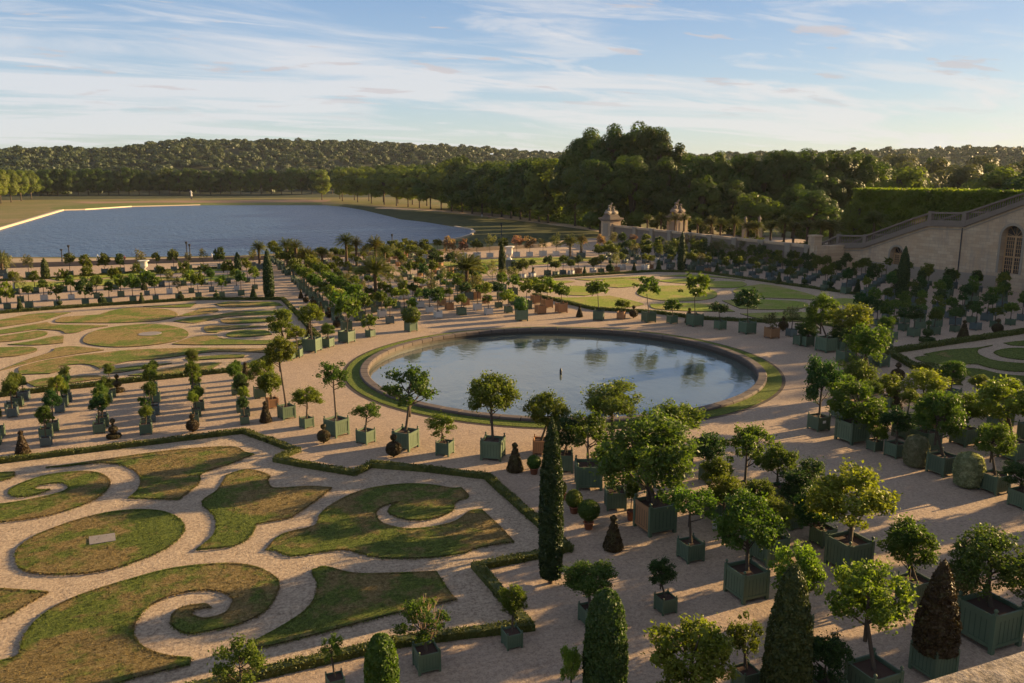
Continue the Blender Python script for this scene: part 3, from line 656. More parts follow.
# paler gravel inside the parterre panels
def tufts(polys, m, dens, size, edge, label_m=None):
    rs = np.random.RandomState(8); Cs = []
    for p in polys:
        q = smooth_poly([g(x, y, .07) for x, y in p]); arr = np.array([(v[0], v[1]) for v in q]); A = 0
        for t_ in tessellate_polygon([[Vector((v[0], v[1], 0)) for v in q]]):
            a, b, c = (arr[i] for i in t_); ar = abs((b[0]-a[0])*(c[1]-a[1])-(c[0]-a[0])*(b[1]-a[1]))/2; n = rs.poisson(ar*dens)
            u = rs.uniform(size=(n, 1)); w = rs.uniform(size=(n, 1)); k = (u+w) > 1; u = np.where(k, 1-u, u); w = np.where(k, 1-w, w); Cs.append(a+(b-a)*u+(c-a)*w)
        nx_ = np.roll(arr, -1, 0)
        for a, b in zip(arr, nx_):
            n = rs.poisson(np.linalg.norm(b-a)*edge); Cs.append(a+(b-a)*rs.uniform(size=(n, 1))+rs.normal(0, .035, (n, 2)))
    C = np.concatenate(Cs); n = len(C); C = np.concatenate([C, np.full((n, 1), .075)+rs.uniform(-.03, .015, (n, 1))], 1)
    v, f = leaves(C, np.tile([0, 0, 1.0], (n, 1)), size, .35, -.0, rs); v = v.reshape(-1, 4, 3); v[:, 2, 2] += size*.6; v = v.reshape(-1, 3)
    o = link('grass', quads_mesh('grass', v, m)); tag(o, 'short dry grass blades and ragged edges of the scroll lawns', 'grass', kind='stuff')
tufts(LW['near'], M_lawn_dry, 55, .055, 60); tufts(LW['right'], M_lawn_green, 25, .07, 30)
def panel(name, pts): patch(name, pts, 0, M_path, sm=False)
panel('parterre_gravel', [(-60, 468), (0, 461), (120, 447), (243, 432), (297, 452), (278, 460), (355, 474), (372, 465), (487, 478), (568, 550), (478, 568), (528, 628), (394, 645), (260, 676), (120, 708), (-80, 750)])
panel('parterre_gravel', [(-40, 316), (20, 311), (200, 299), (284, 299), (318, 336), (280, 352), (240, 374), (200, 374), (60, 389), (-40, 400)])
panel('parterre_gravel', [(512, 281), (600, 275), (655, 271.5), (700, 272.5), (780, 284), (872, 297), (860, 330), (797, 320), (765, 322), (700, 319), (655, 313), (594, 310), (534, 296)])
panel('parterre_gravel', [(890, 352.5), (950, 343), (1090, 322), (1090, 430), (975, 420), (957, 384), (930, 367), (915, 368)])
# drain slab in the oval lawn
P = [g(x, y, .12) for x, y in ((88.8, 536.2), (89.4, 544.2), (115.7, 540), (114.9, 532.4))]
mb = MB(); mb.prism([(p.x, p.y) for p in P], .04, .105); tag(mb.obj('stone_slab', [M_slab]), 'grey square stone slab lying in the oval lawn', 'slab')
mp_ = g(150, 334.5); mb = MB(); mb.prism([(mp_.x+1.3*math.cos(a), mp_.y+1.3*math.sin(a)) for a in np.linspace(0, 6.28, 13)[:-1]], .08, .13); tag(mb.obj('stone_slab', [M_slab]), 'small pale slab in the oval lawn of the left parterre behind the box aisle', 'slab')

# ------------------------------------------------------------------ low box hedges round the parterres
def hedge_mesh(pts, wid, h, dens, size, m, seed=1):
    mb = strip(pts, wid*.9, .0, h*.93); rs = np.random.RandomState(seed); parts = []
    P = [np.array([p[0], p[1]]) for p in pts]
    Vs = []
    for a, b in zip(P[:-1], P[1:]):
        ln = np.linalg.norm(b-a); d = (b-a)/ln; nn = np.array([-d[1], d[0]]); n = int(ln*(2*h+wid)*dens)
        t = rs.uniform(-wid*.4, ln+wid*.4, n); q = rs.uniform(0, 2*h+wid, n)
        off = np.where(q < h, -wid/2, np.where(q < h+wid, q-h-wid/2, wid/2)); z = np.where(q < h, q, np.where(q < h+wid, h, 2*h+wid-q))
        nx = np.where(q < h, -1, np.where(q < h+wid, 0, 1)); nz = np.where((q >= h) & (q < h+wid), 1, 0)
        off = off+rs.normal(0, .03, n); z = z+rs.normal(0, .025, n)+.03*np.sin(t*2.1)
        C = np.stack([a[0]+d[0]*t+nn[0]*off, a[1]+d[1]*t+nn[1]*off, z], 1); Nn = np.stack([nn[0]*nx, nn[1]*nx, nz], 1)
        Vs.append(leaves(C, Nn, size, .6, .4, rs)[0])
    v = np.concatenate(Vs); return np_mesh('low_hedge', [(v, np.arange(len(v)).reshape(-1, 4), 0), (mb.v, mb.f, 0)], m)
def hedge(pxpts, wid, h, dens, size, label):
    P = [g(x, y) for x, y in pxpts]; o = link('low_hedge', hedge_mesh([(p.x, p.y) for p in P], wid, h, dens, size, M_box)); tag(o, label, 'hedge'); return o
hedge([(-70, 471), (0, 463), (120, 448), (243, 433), (270, 442.5), (297, 452.5), (285, 457), (278, 461), (300, 466), (330, 471), (355, 475), (363, 471), (372, 466), (430, 471.5), (487, 478.5), (530, 517), (568, 551), (520, 561), (478, 569), (503, 599), (528, 629), (460, 637), (394, 646), (260, 677), (120, 709)], .45, .32, 300, .05, 'clipped low box hedge with stepped corners round the near left parterre lawns')
hedge([(-40, 401), (60, 390), (120, 383.5), (200, 375), (240, 371), (262, 363), (280, 352), (318, 338), (300, 318), (283, 300), (200, 300), (100, 306), (20, 312), (-40, 317)], .5, .4, 120, .09, 'long low box hedge enclosing the left parterre beyond the boxed tree aisle')
hedge([(516, 281), (560, 277.5), (600, 275), (655, 271.8), (700, 272.6), (780, 284), (872, 297)], .5, .4, 90, .10, 'low box hedge along the far edge of the bright green parterre beyond the basin')
hedge([(534, 296), (594, 310), (655, 313.5), (700, 319.5), (765, 322.5), (797, 320.5), (860, 331)], .5, .42, 120, .09, 'dark low hedge between the bright green parterre and the row of boxes behind the basin')
hedge([(1090, 322), (1024, 333), (950, 344), (888, 353.5), (915, 369), (930, 368), (944, 376), (957, 385)], .7, .5, 160, .08, 'low box hedge with notched corner round the shaded right parterre')
hedge([(-40, 283), (60, 273.5+5), (130, 273.2), (240, 267.3)], .5, .35, 50, .13, 'thin low hedge on the far side of the far left parterre strip')

# ------------------------------------------------------------------ topiary yews
def prof_cone(h, r): return [(.02, .0), (.27, .03), (.28, .08), (.165, .48), (.08, .78), (.035, .83), (.085, .87), (.085, .95), (.01, 1)]
def prof_tier(h, r): return [(.05, 0), (.31, .03), (.34, .10), (.31, .19), (.06, .21), (.05, .29), (.16, .32), (.22, .44), (.16, .56), (.04, .6), (.035, .77), (.09, .8), (.11, .87), (.08, .95), (.01, 1)]
def prof_ball(h, r): return [(.03, 0), (.035, .09), (.17, .11), (.28, .20), (.32, .36), (.28, .52), (.17, .62), (.04, .65), (.03, .73), (.10, .76), (.125, .84), (.10, .92), (.01, .97)]
YEW = {}
for kn, pf in (('cone', prof_cone), ('tier', prof_tier), ('ball', prof_ball)):
    for mn, mm in (('b', M_yewb), ('g', M_yew)):
        YEW[kn+mn] = rev_mesh('clipped_yew', mm, pf(1.0, 1), 2600, .032, 5, 12, .02)
YL = {'cone': 'cone', 'tier': 'tiered cake shape', 'ball': 'ball with a small knob'}
def yew(px, py, hpx, kind, mt, label):
    P = g(px, py); s = hpx*depth(P)/F/math.cos(PITCH); o = link('topiary_yew', YEW[kind+mt], None, (P.x, P.y, 0), (0, 0, random.uniform(0, 6)), (s, s, s))
    uniq(label, o); tag(o, label, 'topiary', 'clipped yews along the parterre hedges'); PLACED.append((P.x, P.y, .6)); return o
yew(23, 454, 24, 'cone', 'b', 'bronzed yew cone at the far left just beyond the near left hedge')
yew(114, 438, 20, 'tier', 'b', 'bronzed tiered yew with ball standing just behind the near left hedge')
yew(193, 432, 19, 'ball', 'b', 'bronzed yew ball on a short stem behind the near left hedge')
yew(266, 422, 21, 'cone', 'b', 'bronzed yew cone beside the bare wood box at the corner of the near left hedge')
yew(118, 392, 18, 'tier', 'b', 'small tiered yew at the far side of the left aisle, before the left parterre')
yew(246, 379, 17, 'cone', 'b', 'small dark yew cone on gravel at the right end of the left aisle')
yew(324, 443, 20, 'ball', 'b', 'bronzed yew ball with small knob behind the first green box of the basin row')
yew(394, 457, 24, 'ball', 'b', 'bronzed yew ball with knob near the green box of the dark sparse orange tree')
yew(515, 471, 29, 'cone', 'b', 'slender bronzed yew cone just right of the green box before the basin')
yew(613, 549, 35, 'cone', 'b', 'large bronzed yew cone on open gravel right of the tall dark column')
yew(309, 337, 14, 'cone', 'b', 'small yew cone by the right corner of the left parterre hedge'); yew(337, 328, 12, 'ball', 'b', 'small yew ball in the line of yews right of the left parterre, nearest the basin')
yew(329, 318, 11, 'ball', 'b', 'second yew from the basin in the line right of the left parterre'); yew(321, 312, 10, 'cone', 'b', 'third yew from the basin in the line right of the left parterre')
yew(313, 306, 10, 'ball', 'b', 'fourth yew from the basin in the line right of the left parterre'); yew(306, 303, 9, 'ball', 'b', 'fifth yew from the basin in the line right of the left parterre')
yew(301, 298.5, 9, 'cone', 'b', 'farthest yew cone in the line right of the left parterre')
yew(579.5, 317, 12, 'cone', 'b', 'bronzed yew cone between boxes right behind the middle of the basin, left one'); yew(633.5, 318, 13, 'ball', 'b', 'bronzed yew ball between two boxes behind the basin')
yew(689, 323, 15, 'cone', 'b', 'narrow dark yew beside the rear box with a sparse light tree behind the basin'); yew(783, 331, 15, 'ball', 'b', 'dark yew behind the bare wood box at the rear right of the basin')
for i, (x, y, h, k, w_) in enumerate([(20.5, 311.5, 13, 'cone', 'first'), (60, 308, 12, 'tier', 'second'), (102.5, 305, 12, 'ball', 'third'), (142, 303.5, 11, 'cone', 'fourth'), (181, 301, 10, 'ball', 'fifth'), (216.5, 298.8, 9, 'ball', 'sixth'), (253.5, 298, 12, 'cone', 'seventh')]):
    yew(x, y, h, k, 'g', f'{w_} small green yew from the left behind the far hedge of the left parterre')
for i, (x, y, h, k, w_) in enumerate([(144.5, 290, 11, 'cone', 'green yew cone below the white vase between boxed trees'), (63, 276.5, 8, 'cone', 'tiny dark yew cone in the far left row of tall shrubs before the lake'), (228, 268.5, 8, 'cone', 'tiny yew cone left of the tall column shrub in the far row before the lake'), (584.5, 275.5, 9, 'cone', 'green yew cone in the row behind the bright green parterre, left part'), (610, 273, 13, 'ball', 'dark yew in the row behind the bright green parterre, left of the tall column'), (634, 271.5, 9, 'cone', 'small dark yew cone left of the grey boxes behind the green parterre'), (658.5, 270.8, 11, 'cone', 'dark yew cone left of the tall narrow column behind the green parterre'), (717, 272.8, 10, 'cone', 'dark yew cone right of the tall narrow column behind the green parterre'), (533, 277.5, 10, 'tier', 'dark yew in the first boxes behind the green parterre on the left')]):
    yew(x, y, h, k, 'g', w_)
yew(778.5, 284, 12, 'cone', 'g', 'dark yew in the shade behind the right end of the green parterre hedge, first'); yew(804, 287, 13, 'tier', 'g', 'dark tiered yew in the shade behind the right end of the green parterre hedge, second')
yew(830, 290, 14, 'tier', 'g', 'dark yew in the shade behind the green parterre hedge, third'); yew(857, 294.5, 15, 'cone', 'g', 'dark yew in the shade behind the green parterre hedge, fourth'); yew(893, 291+4, 14, 'tier', 'g', 'dark tiered yew left of the slender column before the stair wall')
yew(927, 342, 22, 'tier', 'g', 'dark tiered yew behind the hedge of the shaded right parterre'); yew(963, 339, 19, 'cone', 'b', 'bronzed yew cone behind the hedge of the shaded right parterre'); yew(997, 334, 16, 'ball', 'b', 'bronzed yew ball behind the hedge of the shaded right parterre')
yew(897, 382, 20, 'ball', 'b', 'bronzed yew ball with knob left of the notched right hedge'); yew(896, 409, 20, 'cone', 'b', 'bronzed yew cone before the notched right hedge, partly behind boxed trees')

# tall columns
def column(px, py, ytop, wpx, label, m=None, base=.85, name='column_yew', prof=None, n=5200, size=.09, cat='tall yew'):
    P = g(px, py); D = depth(P); d = ray(px, ytop); top = CAM+d*(math.hypot(P.x, P.y)/math.hypot(d.x, d.y)); h = top.z; r = wpx/2*D/F
    prof = prof or [(.5, .0), (.8, .02), (.98, .12), (1, .3), (.92, .5), (.72, .7), (.45, .86), (.2, .95), (.02, 1)]
    st = .035*h
    root = empty(name, (P.x, P.y, 0)); me = rev_mesh('foliage', m or M_yew, [(a*r, st+b*(h-st)) for a, b in prof], n, size, int(px), 16, .045)
    link('foliage', me, root); mb = MB(); mb.tube([(0, 0, -.02), (0, 0, h*.3)], [r*.22, r*.12], 7); mb.obj('trunk', [M_bark], root)
    uniq(label, root); tag(root, label, cat); PLACED.append((P.x, P.y, 1)); return root
column(550.5, 583, 418, 22.5, 'tallest dark narrow yew column beside the hedge corner of the near left parterre', n=15000, size=.07, prof=[(.35, 0), (.85, .012), (.96, .1), (1, .3), (.98, .5), (.86, .68), (.60, .84), (.30, .95), (.02, 1)])
column(269.5, 299, 249, 10, 'dark leaning narrow column at the far right corner of the left parterre', size=.12)
column(502, 276, 240, 6.5, 'small dark column left of the white vase beyond the boxed trees', size=.14, n=2500)
column(681, 272, 231, 7.5, 'slim dark column at the far corner of the bright green parterre', size=.14, n=2500)
column(901, 300, 246, 12, 'black slender column before the small arched door of the stair wall', size=.13, n=4000)
column(656, 247+4, 238, 4, 'short green column in the far row right of the white vase', size=.2, n=700); column(238, 270.5, 252, 6, 'dark column shrub in the far left row before the lake, rightmost', size=.2, n=900, cat='shrub', name='column_shrub')
column(46, 279, 258, 7, 'dark column shrub in the far left row before the lake, near the lamp posts', size=.2, n=900, cat='shrub', name='column_shrub')
blunt = [(.5, 0), (.92, .03), (1, .2), (.98, .48), (.9, .7), (.70, .87), (.42, .96), (.05, 1)]
slim = [(.6, 0), (1, .08), (.98, .33), (.86, .58), (.62, .79), (.40, .92), (.1, 1)]
bell = [(.5, 0), (.95, .03), (1, .15), (.93, .38), (.76, .6), (.54, .79), (.30, .93), (.05, 1)]
column(604, 712, 589, 42, 'tall leafy cone shrub with sunlit right edge at the bottom of the view', M_leaf_d, n=12000, size=.07, prof=blunt, name='cone_shrub', cat='shrub')
column(383, 712, 634, 33, 'small leafy cone shrub with golden top at the bottom, right of tiny boxed tree', M_leaf, n=6500, size=.065, prof=blunt, name='cone_shrub', cat='shrub')
column(784, 712, 563, 46, 'tall dark cone shrub with lit right edge, bottom right of centre', M_yew, n=14000, size=.06, prof=slim, name='cone_shrub', cat='shrub')

# ------------------------------------------------------------------ foreground boxed trees, one by one
rb = lambda px, py: math.atan2(g(px, py).y-BC.y, g(px, py).x-BC.x)
GB = 'boxed trees round the basin'; GF = 'boxed trees in the foreground'
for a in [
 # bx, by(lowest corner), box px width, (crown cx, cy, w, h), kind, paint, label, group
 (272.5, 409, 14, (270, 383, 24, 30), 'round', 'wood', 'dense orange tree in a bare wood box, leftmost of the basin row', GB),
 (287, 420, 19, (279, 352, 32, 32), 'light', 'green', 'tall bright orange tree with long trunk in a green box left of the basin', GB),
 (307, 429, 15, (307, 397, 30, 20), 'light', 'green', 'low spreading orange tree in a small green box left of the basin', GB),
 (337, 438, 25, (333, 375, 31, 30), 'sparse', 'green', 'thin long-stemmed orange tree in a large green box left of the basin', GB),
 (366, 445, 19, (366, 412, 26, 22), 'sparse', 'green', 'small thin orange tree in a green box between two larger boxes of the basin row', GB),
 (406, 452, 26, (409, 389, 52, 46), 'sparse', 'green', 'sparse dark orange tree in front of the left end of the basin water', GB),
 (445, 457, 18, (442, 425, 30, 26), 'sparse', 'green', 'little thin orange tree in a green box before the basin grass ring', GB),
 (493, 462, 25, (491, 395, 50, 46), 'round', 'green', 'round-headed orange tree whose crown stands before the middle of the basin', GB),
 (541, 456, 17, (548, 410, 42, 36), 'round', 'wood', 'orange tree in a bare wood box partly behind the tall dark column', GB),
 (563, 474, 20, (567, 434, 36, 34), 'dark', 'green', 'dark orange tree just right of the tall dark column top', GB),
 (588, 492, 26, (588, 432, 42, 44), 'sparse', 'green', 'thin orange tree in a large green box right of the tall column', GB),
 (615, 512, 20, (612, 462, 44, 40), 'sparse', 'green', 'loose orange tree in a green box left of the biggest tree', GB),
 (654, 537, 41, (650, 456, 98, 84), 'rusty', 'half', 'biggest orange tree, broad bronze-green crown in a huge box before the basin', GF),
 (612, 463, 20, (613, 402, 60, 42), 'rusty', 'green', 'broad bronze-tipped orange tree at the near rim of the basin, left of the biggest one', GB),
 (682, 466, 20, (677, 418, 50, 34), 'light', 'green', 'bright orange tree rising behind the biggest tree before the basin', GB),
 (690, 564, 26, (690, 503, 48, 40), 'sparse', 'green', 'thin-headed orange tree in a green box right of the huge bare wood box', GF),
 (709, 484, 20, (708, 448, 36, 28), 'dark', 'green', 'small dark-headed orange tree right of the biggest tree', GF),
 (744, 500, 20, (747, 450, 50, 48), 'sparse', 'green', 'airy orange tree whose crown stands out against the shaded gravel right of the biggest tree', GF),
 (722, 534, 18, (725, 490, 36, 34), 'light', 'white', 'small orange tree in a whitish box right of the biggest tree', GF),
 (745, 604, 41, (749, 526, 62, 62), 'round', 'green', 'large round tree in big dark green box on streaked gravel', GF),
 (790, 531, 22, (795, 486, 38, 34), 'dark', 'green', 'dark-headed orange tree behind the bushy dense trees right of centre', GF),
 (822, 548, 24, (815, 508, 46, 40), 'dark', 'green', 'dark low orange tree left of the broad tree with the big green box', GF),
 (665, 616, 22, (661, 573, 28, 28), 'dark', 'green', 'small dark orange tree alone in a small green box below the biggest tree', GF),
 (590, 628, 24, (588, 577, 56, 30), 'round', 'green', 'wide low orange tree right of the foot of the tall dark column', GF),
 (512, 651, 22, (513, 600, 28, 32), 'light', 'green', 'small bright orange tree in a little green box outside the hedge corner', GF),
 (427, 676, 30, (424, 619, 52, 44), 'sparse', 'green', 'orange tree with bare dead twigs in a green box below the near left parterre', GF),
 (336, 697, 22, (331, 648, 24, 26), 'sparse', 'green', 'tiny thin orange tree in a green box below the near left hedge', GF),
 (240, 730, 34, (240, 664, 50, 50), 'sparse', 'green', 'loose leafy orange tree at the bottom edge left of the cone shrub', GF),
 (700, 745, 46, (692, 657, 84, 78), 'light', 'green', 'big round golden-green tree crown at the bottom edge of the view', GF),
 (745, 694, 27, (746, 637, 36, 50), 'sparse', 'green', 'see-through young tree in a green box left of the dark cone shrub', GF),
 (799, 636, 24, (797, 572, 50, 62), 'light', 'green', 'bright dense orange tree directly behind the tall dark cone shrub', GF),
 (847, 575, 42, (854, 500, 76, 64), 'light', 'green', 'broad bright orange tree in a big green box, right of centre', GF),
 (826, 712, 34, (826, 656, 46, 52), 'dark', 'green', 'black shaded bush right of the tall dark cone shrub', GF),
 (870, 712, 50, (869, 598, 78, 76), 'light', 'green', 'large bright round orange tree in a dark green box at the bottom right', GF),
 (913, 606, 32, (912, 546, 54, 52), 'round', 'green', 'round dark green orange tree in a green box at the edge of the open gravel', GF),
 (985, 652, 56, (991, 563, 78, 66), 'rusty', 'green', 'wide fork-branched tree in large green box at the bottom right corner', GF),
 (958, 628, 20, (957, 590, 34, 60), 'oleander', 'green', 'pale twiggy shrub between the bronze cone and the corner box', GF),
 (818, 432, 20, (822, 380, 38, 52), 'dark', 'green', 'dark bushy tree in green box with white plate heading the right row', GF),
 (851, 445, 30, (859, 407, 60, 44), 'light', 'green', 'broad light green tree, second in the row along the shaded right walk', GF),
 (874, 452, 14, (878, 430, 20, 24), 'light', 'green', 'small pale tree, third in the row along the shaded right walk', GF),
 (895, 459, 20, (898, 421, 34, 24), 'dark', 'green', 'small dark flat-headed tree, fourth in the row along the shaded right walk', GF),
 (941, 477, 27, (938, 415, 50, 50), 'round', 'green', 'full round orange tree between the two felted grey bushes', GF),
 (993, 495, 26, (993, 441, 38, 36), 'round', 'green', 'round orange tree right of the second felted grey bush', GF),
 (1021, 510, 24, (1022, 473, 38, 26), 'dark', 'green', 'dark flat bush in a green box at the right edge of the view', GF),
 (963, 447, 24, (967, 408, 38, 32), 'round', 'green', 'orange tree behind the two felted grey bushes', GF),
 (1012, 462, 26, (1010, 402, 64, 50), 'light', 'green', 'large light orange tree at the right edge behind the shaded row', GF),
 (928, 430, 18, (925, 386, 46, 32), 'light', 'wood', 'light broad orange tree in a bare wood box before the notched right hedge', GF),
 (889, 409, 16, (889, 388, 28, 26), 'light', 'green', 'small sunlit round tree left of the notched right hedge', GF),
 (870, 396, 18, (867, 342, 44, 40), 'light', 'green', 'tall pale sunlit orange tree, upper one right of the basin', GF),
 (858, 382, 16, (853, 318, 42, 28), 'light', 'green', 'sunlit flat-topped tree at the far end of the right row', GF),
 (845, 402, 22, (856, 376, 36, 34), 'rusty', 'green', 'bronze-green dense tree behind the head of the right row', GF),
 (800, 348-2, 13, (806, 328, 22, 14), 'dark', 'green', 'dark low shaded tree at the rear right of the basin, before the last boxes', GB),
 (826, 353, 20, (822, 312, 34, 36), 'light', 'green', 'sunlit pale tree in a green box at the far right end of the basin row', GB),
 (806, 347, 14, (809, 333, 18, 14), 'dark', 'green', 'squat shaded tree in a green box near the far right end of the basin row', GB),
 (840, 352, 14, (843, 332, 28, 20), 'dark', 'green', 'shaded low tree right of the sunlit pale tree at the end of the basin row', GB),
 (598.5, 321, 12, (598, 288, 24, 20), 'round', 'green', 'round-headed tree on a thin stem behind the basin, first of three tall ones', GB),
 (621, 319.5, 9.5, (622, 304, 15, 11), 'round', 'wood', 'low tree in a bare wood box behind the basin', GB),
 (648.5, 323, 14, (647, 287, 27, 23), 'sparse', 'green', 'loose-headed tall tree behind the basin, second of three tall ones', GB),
 (672, 324, 10.5, (672.5, 305, 17, 13), 'round', 'green', 'short round tree in a small green box behind the basin', GB),
 (694.5, 327, 16, (695, 288, 30, 28), 'sparse', 'green', 'thin tall tree behind the basin, third of three tall ones', GB),
 (720, 330, 11.5, (719, 308, 18, 12), 'dark', 'green', 'short shaded round tree behind the right part of the basin', GB),
 (747, 334.5, 16, (748, 300, 28, 20), 'dark', 'green', 'dark shaded tree in a green box behind the right end of the basin', GB),
 (771.5, 339, 14, (772, 321, 18, 16), 'oleander', 'wood', 'spiky low shrub in a bare wood box at the rear right of the basin', GB),
 (791, 337, 10, (793, 315, 20, 18), 'oleander', 'grey', 'spiky dark shrub in a grey box at the rear right of the basin', GB),
 (411, 332, 13.5, (411, 315.5, 17, 16), 'ball', 'green', 'clipped ball in a green box at the rear left of the basin', GB),
 (521.5, 321.5, 13, (521, 306.5, 13, 15), 'ball', 'green', 'clipped round shrub in a green box behind the middle of the basin', GB),
 (288, 361, 12, (281, 322, 26, 26), 'light', 'green', 'tall tree, first of the lit green boxes by the left parterre corner', GB),
 (297.5, 358, 9.5, (296, 333, 20, 14), 'light', 'green', 'small tree in the second lit green box by the left parterre corner', GB),
 (312.5, 353, 17, (310, 314, 25, 22), 'light', 'green', 'tree in the third lit green box by the left parterre corner', GB),
 (328, 348, 12, (328, 330, 15, 14), 'round', 'green', 'small tree in the fourth lit green box by the left parterre corner', GB),
 (347, 343.5, 16, (348, 307, 26, 26), 'light', 'green', 'tall tree in the fifth lit green box by the left parterre corner', GB),
 (370.5, 337.5, 10, (368, 321, 18, 16), 'sparse', 'green', 'thin tree in the last small green box by the left parterre corner', GB),
 (260, 399, 14, (262, 370, 26, 26), 'light', 'green', 'light tree behind the dense tree in the bare wood box', GB),
 ]:
    bx_, by_, bw, cr_, kd, pt, lb, gp = a
    rot = rb(bx_, by_) if gp == GB and bx_ < 640 else 0
    ob = fromphoto(bx_, by_, bw, cr_, kd, pt, lb, rot, by_ > 345, None, gp)
    if 'white plate' in lb:
        mb = MB(); s_ = .2; mb.box(-.12, .12, -.502, -.488, .55, .72); mb.obj('number_plate', [M_plate], [c for c in ob.children if c.name.startswith('planter_box')][0])
    if 'dead twigs' in lb:
        mb = MB()
        for i in range(34):
            a_ = random.uniform(0, 6.28); r_ = random.uniform(.1, .75); x, y = r_*math.cos(a_), r_*math.sin(a_); z = random.uniform(1.9, 2.6)+.3*(1-r_)
            mb.tube([(x*.4, y*.4, 1.3), (x*.8, y*.8, z-.35), (x, y, z), ], [.012, .009, .004], 3)
            mb.tube([(x*.8, y*.8, z-.35), (x*.9+random.uniform(-.2, .2), y*.9+random.uniform(-.2, .2), z-.05)], [.007, .003], 3)
        mb.obj('dead_twigs', [simple('dry_twigs', (.34, .22, .14), (.26, .17, .11), 8, .9)], ob)
# bronze cone conifer in its box
def cone_in_box(bx, by, bw, ytop, wpx, m, paint, label):
    P = stand(bx, by, 1.2, 0); s = F/depth(P); side = bw/s/(math.cos(YAW)+math.sin(YAW)); root = empty('boxed_cone', (P.x, P.y, 0)); b = link('planter_box', BOXN[paint], root, sc=(side, side, side))
    for sx in (-1, 1):
        for sy in (-1, 1): link('corner_post', POSTM[paint], b, (sx*.46, sy*.46, 0))
    link('soil', SOILM, b); d = ray(bx-2, ytop); h = (CAM+d*(math.hypot(P.x, P.y)/math.hypot(d.x, d.y))).z; r = wpx/2/s
    link('crown', rev_mesh('cone_crown', m, [(a*r, side*.8+q*(h-side*.8)) for a, q in [(.55, 0), (.95, .03), (1, .12), (.88, .35), (.62, .62), (.36, .83), (.14, .96), (.02, 1)]], 9000, .065, 9, 16, .08), root); uniq(label, root); tag(root, label, 'conifer'); return root
cone_in_box(931, 683, 40, 557, 42, M_yewb, 'green', 'bronze-brown cone conifer in a green box between two bright trees at the bottom right')
# pots and balls beside the tall column
def potted(px, py, crown, m_pot, label, kind='ball', pw=.26, hp=.36):
    P = g(px, py); root = empty('potted_shrub', (P.x, P.y, 0)); mb = MB(); mb.lathe([(pw*.7, 0), (pw*.78, .05), (pw, hp), (pw*1.1, hp), (pw*1.1, hp+.05), (pw*.95, hp+.05), (pw*.9, hp-.04)], 16); mb.obj('pot', [m_pot], root)
    D = depth(P); C = CAM+ray(crown[0], crown[1])*D; cr = crown[2]/2*D/F; cz = crown[3]/2*D/F; z = max(C.z, hp+cz*.8)
    me, br = CRN[kind][0]; link('crown', me, root, (C.x-P.x, C.y-P.y, z), (0, 0, 1), (cr, cr, cz)); mb = MB(); mb.tube([(0, 0, hp*.8), (C.x-P.x, C.y-P.y, z)], [.03, .025], 6); mb.obj('trunk', [M_bark], root); uniq(label, root); tag(root, label, 'potted shrub', 'potted shrubs right of the tall column'); return root
potted(588.5, 529, (589, 510, 23, 22), M_terra, 'clipped ball in a terracotta pot below the huge bare wood box'); potted(630.5, 520, (632, 491, 17, 26), M_terra, 'upright little shrub in a dark pot left of the huge bare wood box', 'round', .22, .5)
potted(574, 513, (574, 499, 18, 19), M_terra, 'dark clipped ball just behind the ball in the terracotta pot'); potted(561, 500, (560, 494, 14, 16), M_terra, 'small dark ball right beside the tall column, nearest the basin')
potted(534, 474, (534, 464, 15, 15), M_terra, 'dark clipped ball left of the tall column'); potted(733, 512, (732, 498, 20, 20), M_terra, 'dark rounded pot shrub among the boxes right of the biggest tree', 'dark')
# felted grey bushes
for px, py, w_, h_, lb in ((915, 466, 23, 32, 'left felted pale grey-green clipped bush in the shaded right row'), (967, 486, 27, 35, 'right felted pale grey-green clipped bush in the shaded right row'), (769, 520, 26, 34, 'felted pale bush among the dense trees right of the biggest tree')):
    P = g(px, py); D = depth(P); r = w_/2*D/F; h = h_*D/F*1.02; o = link('felted_bush', rev_mesh('felted_bush', M_pale, [(.5*r, 0), (.9*r, .08*h), (r, .35*h), (r*.97, .7*h), (r*.75, .9*h), (.02, h)], 6500, .06, int(px), 16, .06), None, (P.x, P.y, 0)); uniq(lb, o); tag(o, lb, 'bush', 'felted grey bushes'); PLACED.append((P.x, P.y, 1))

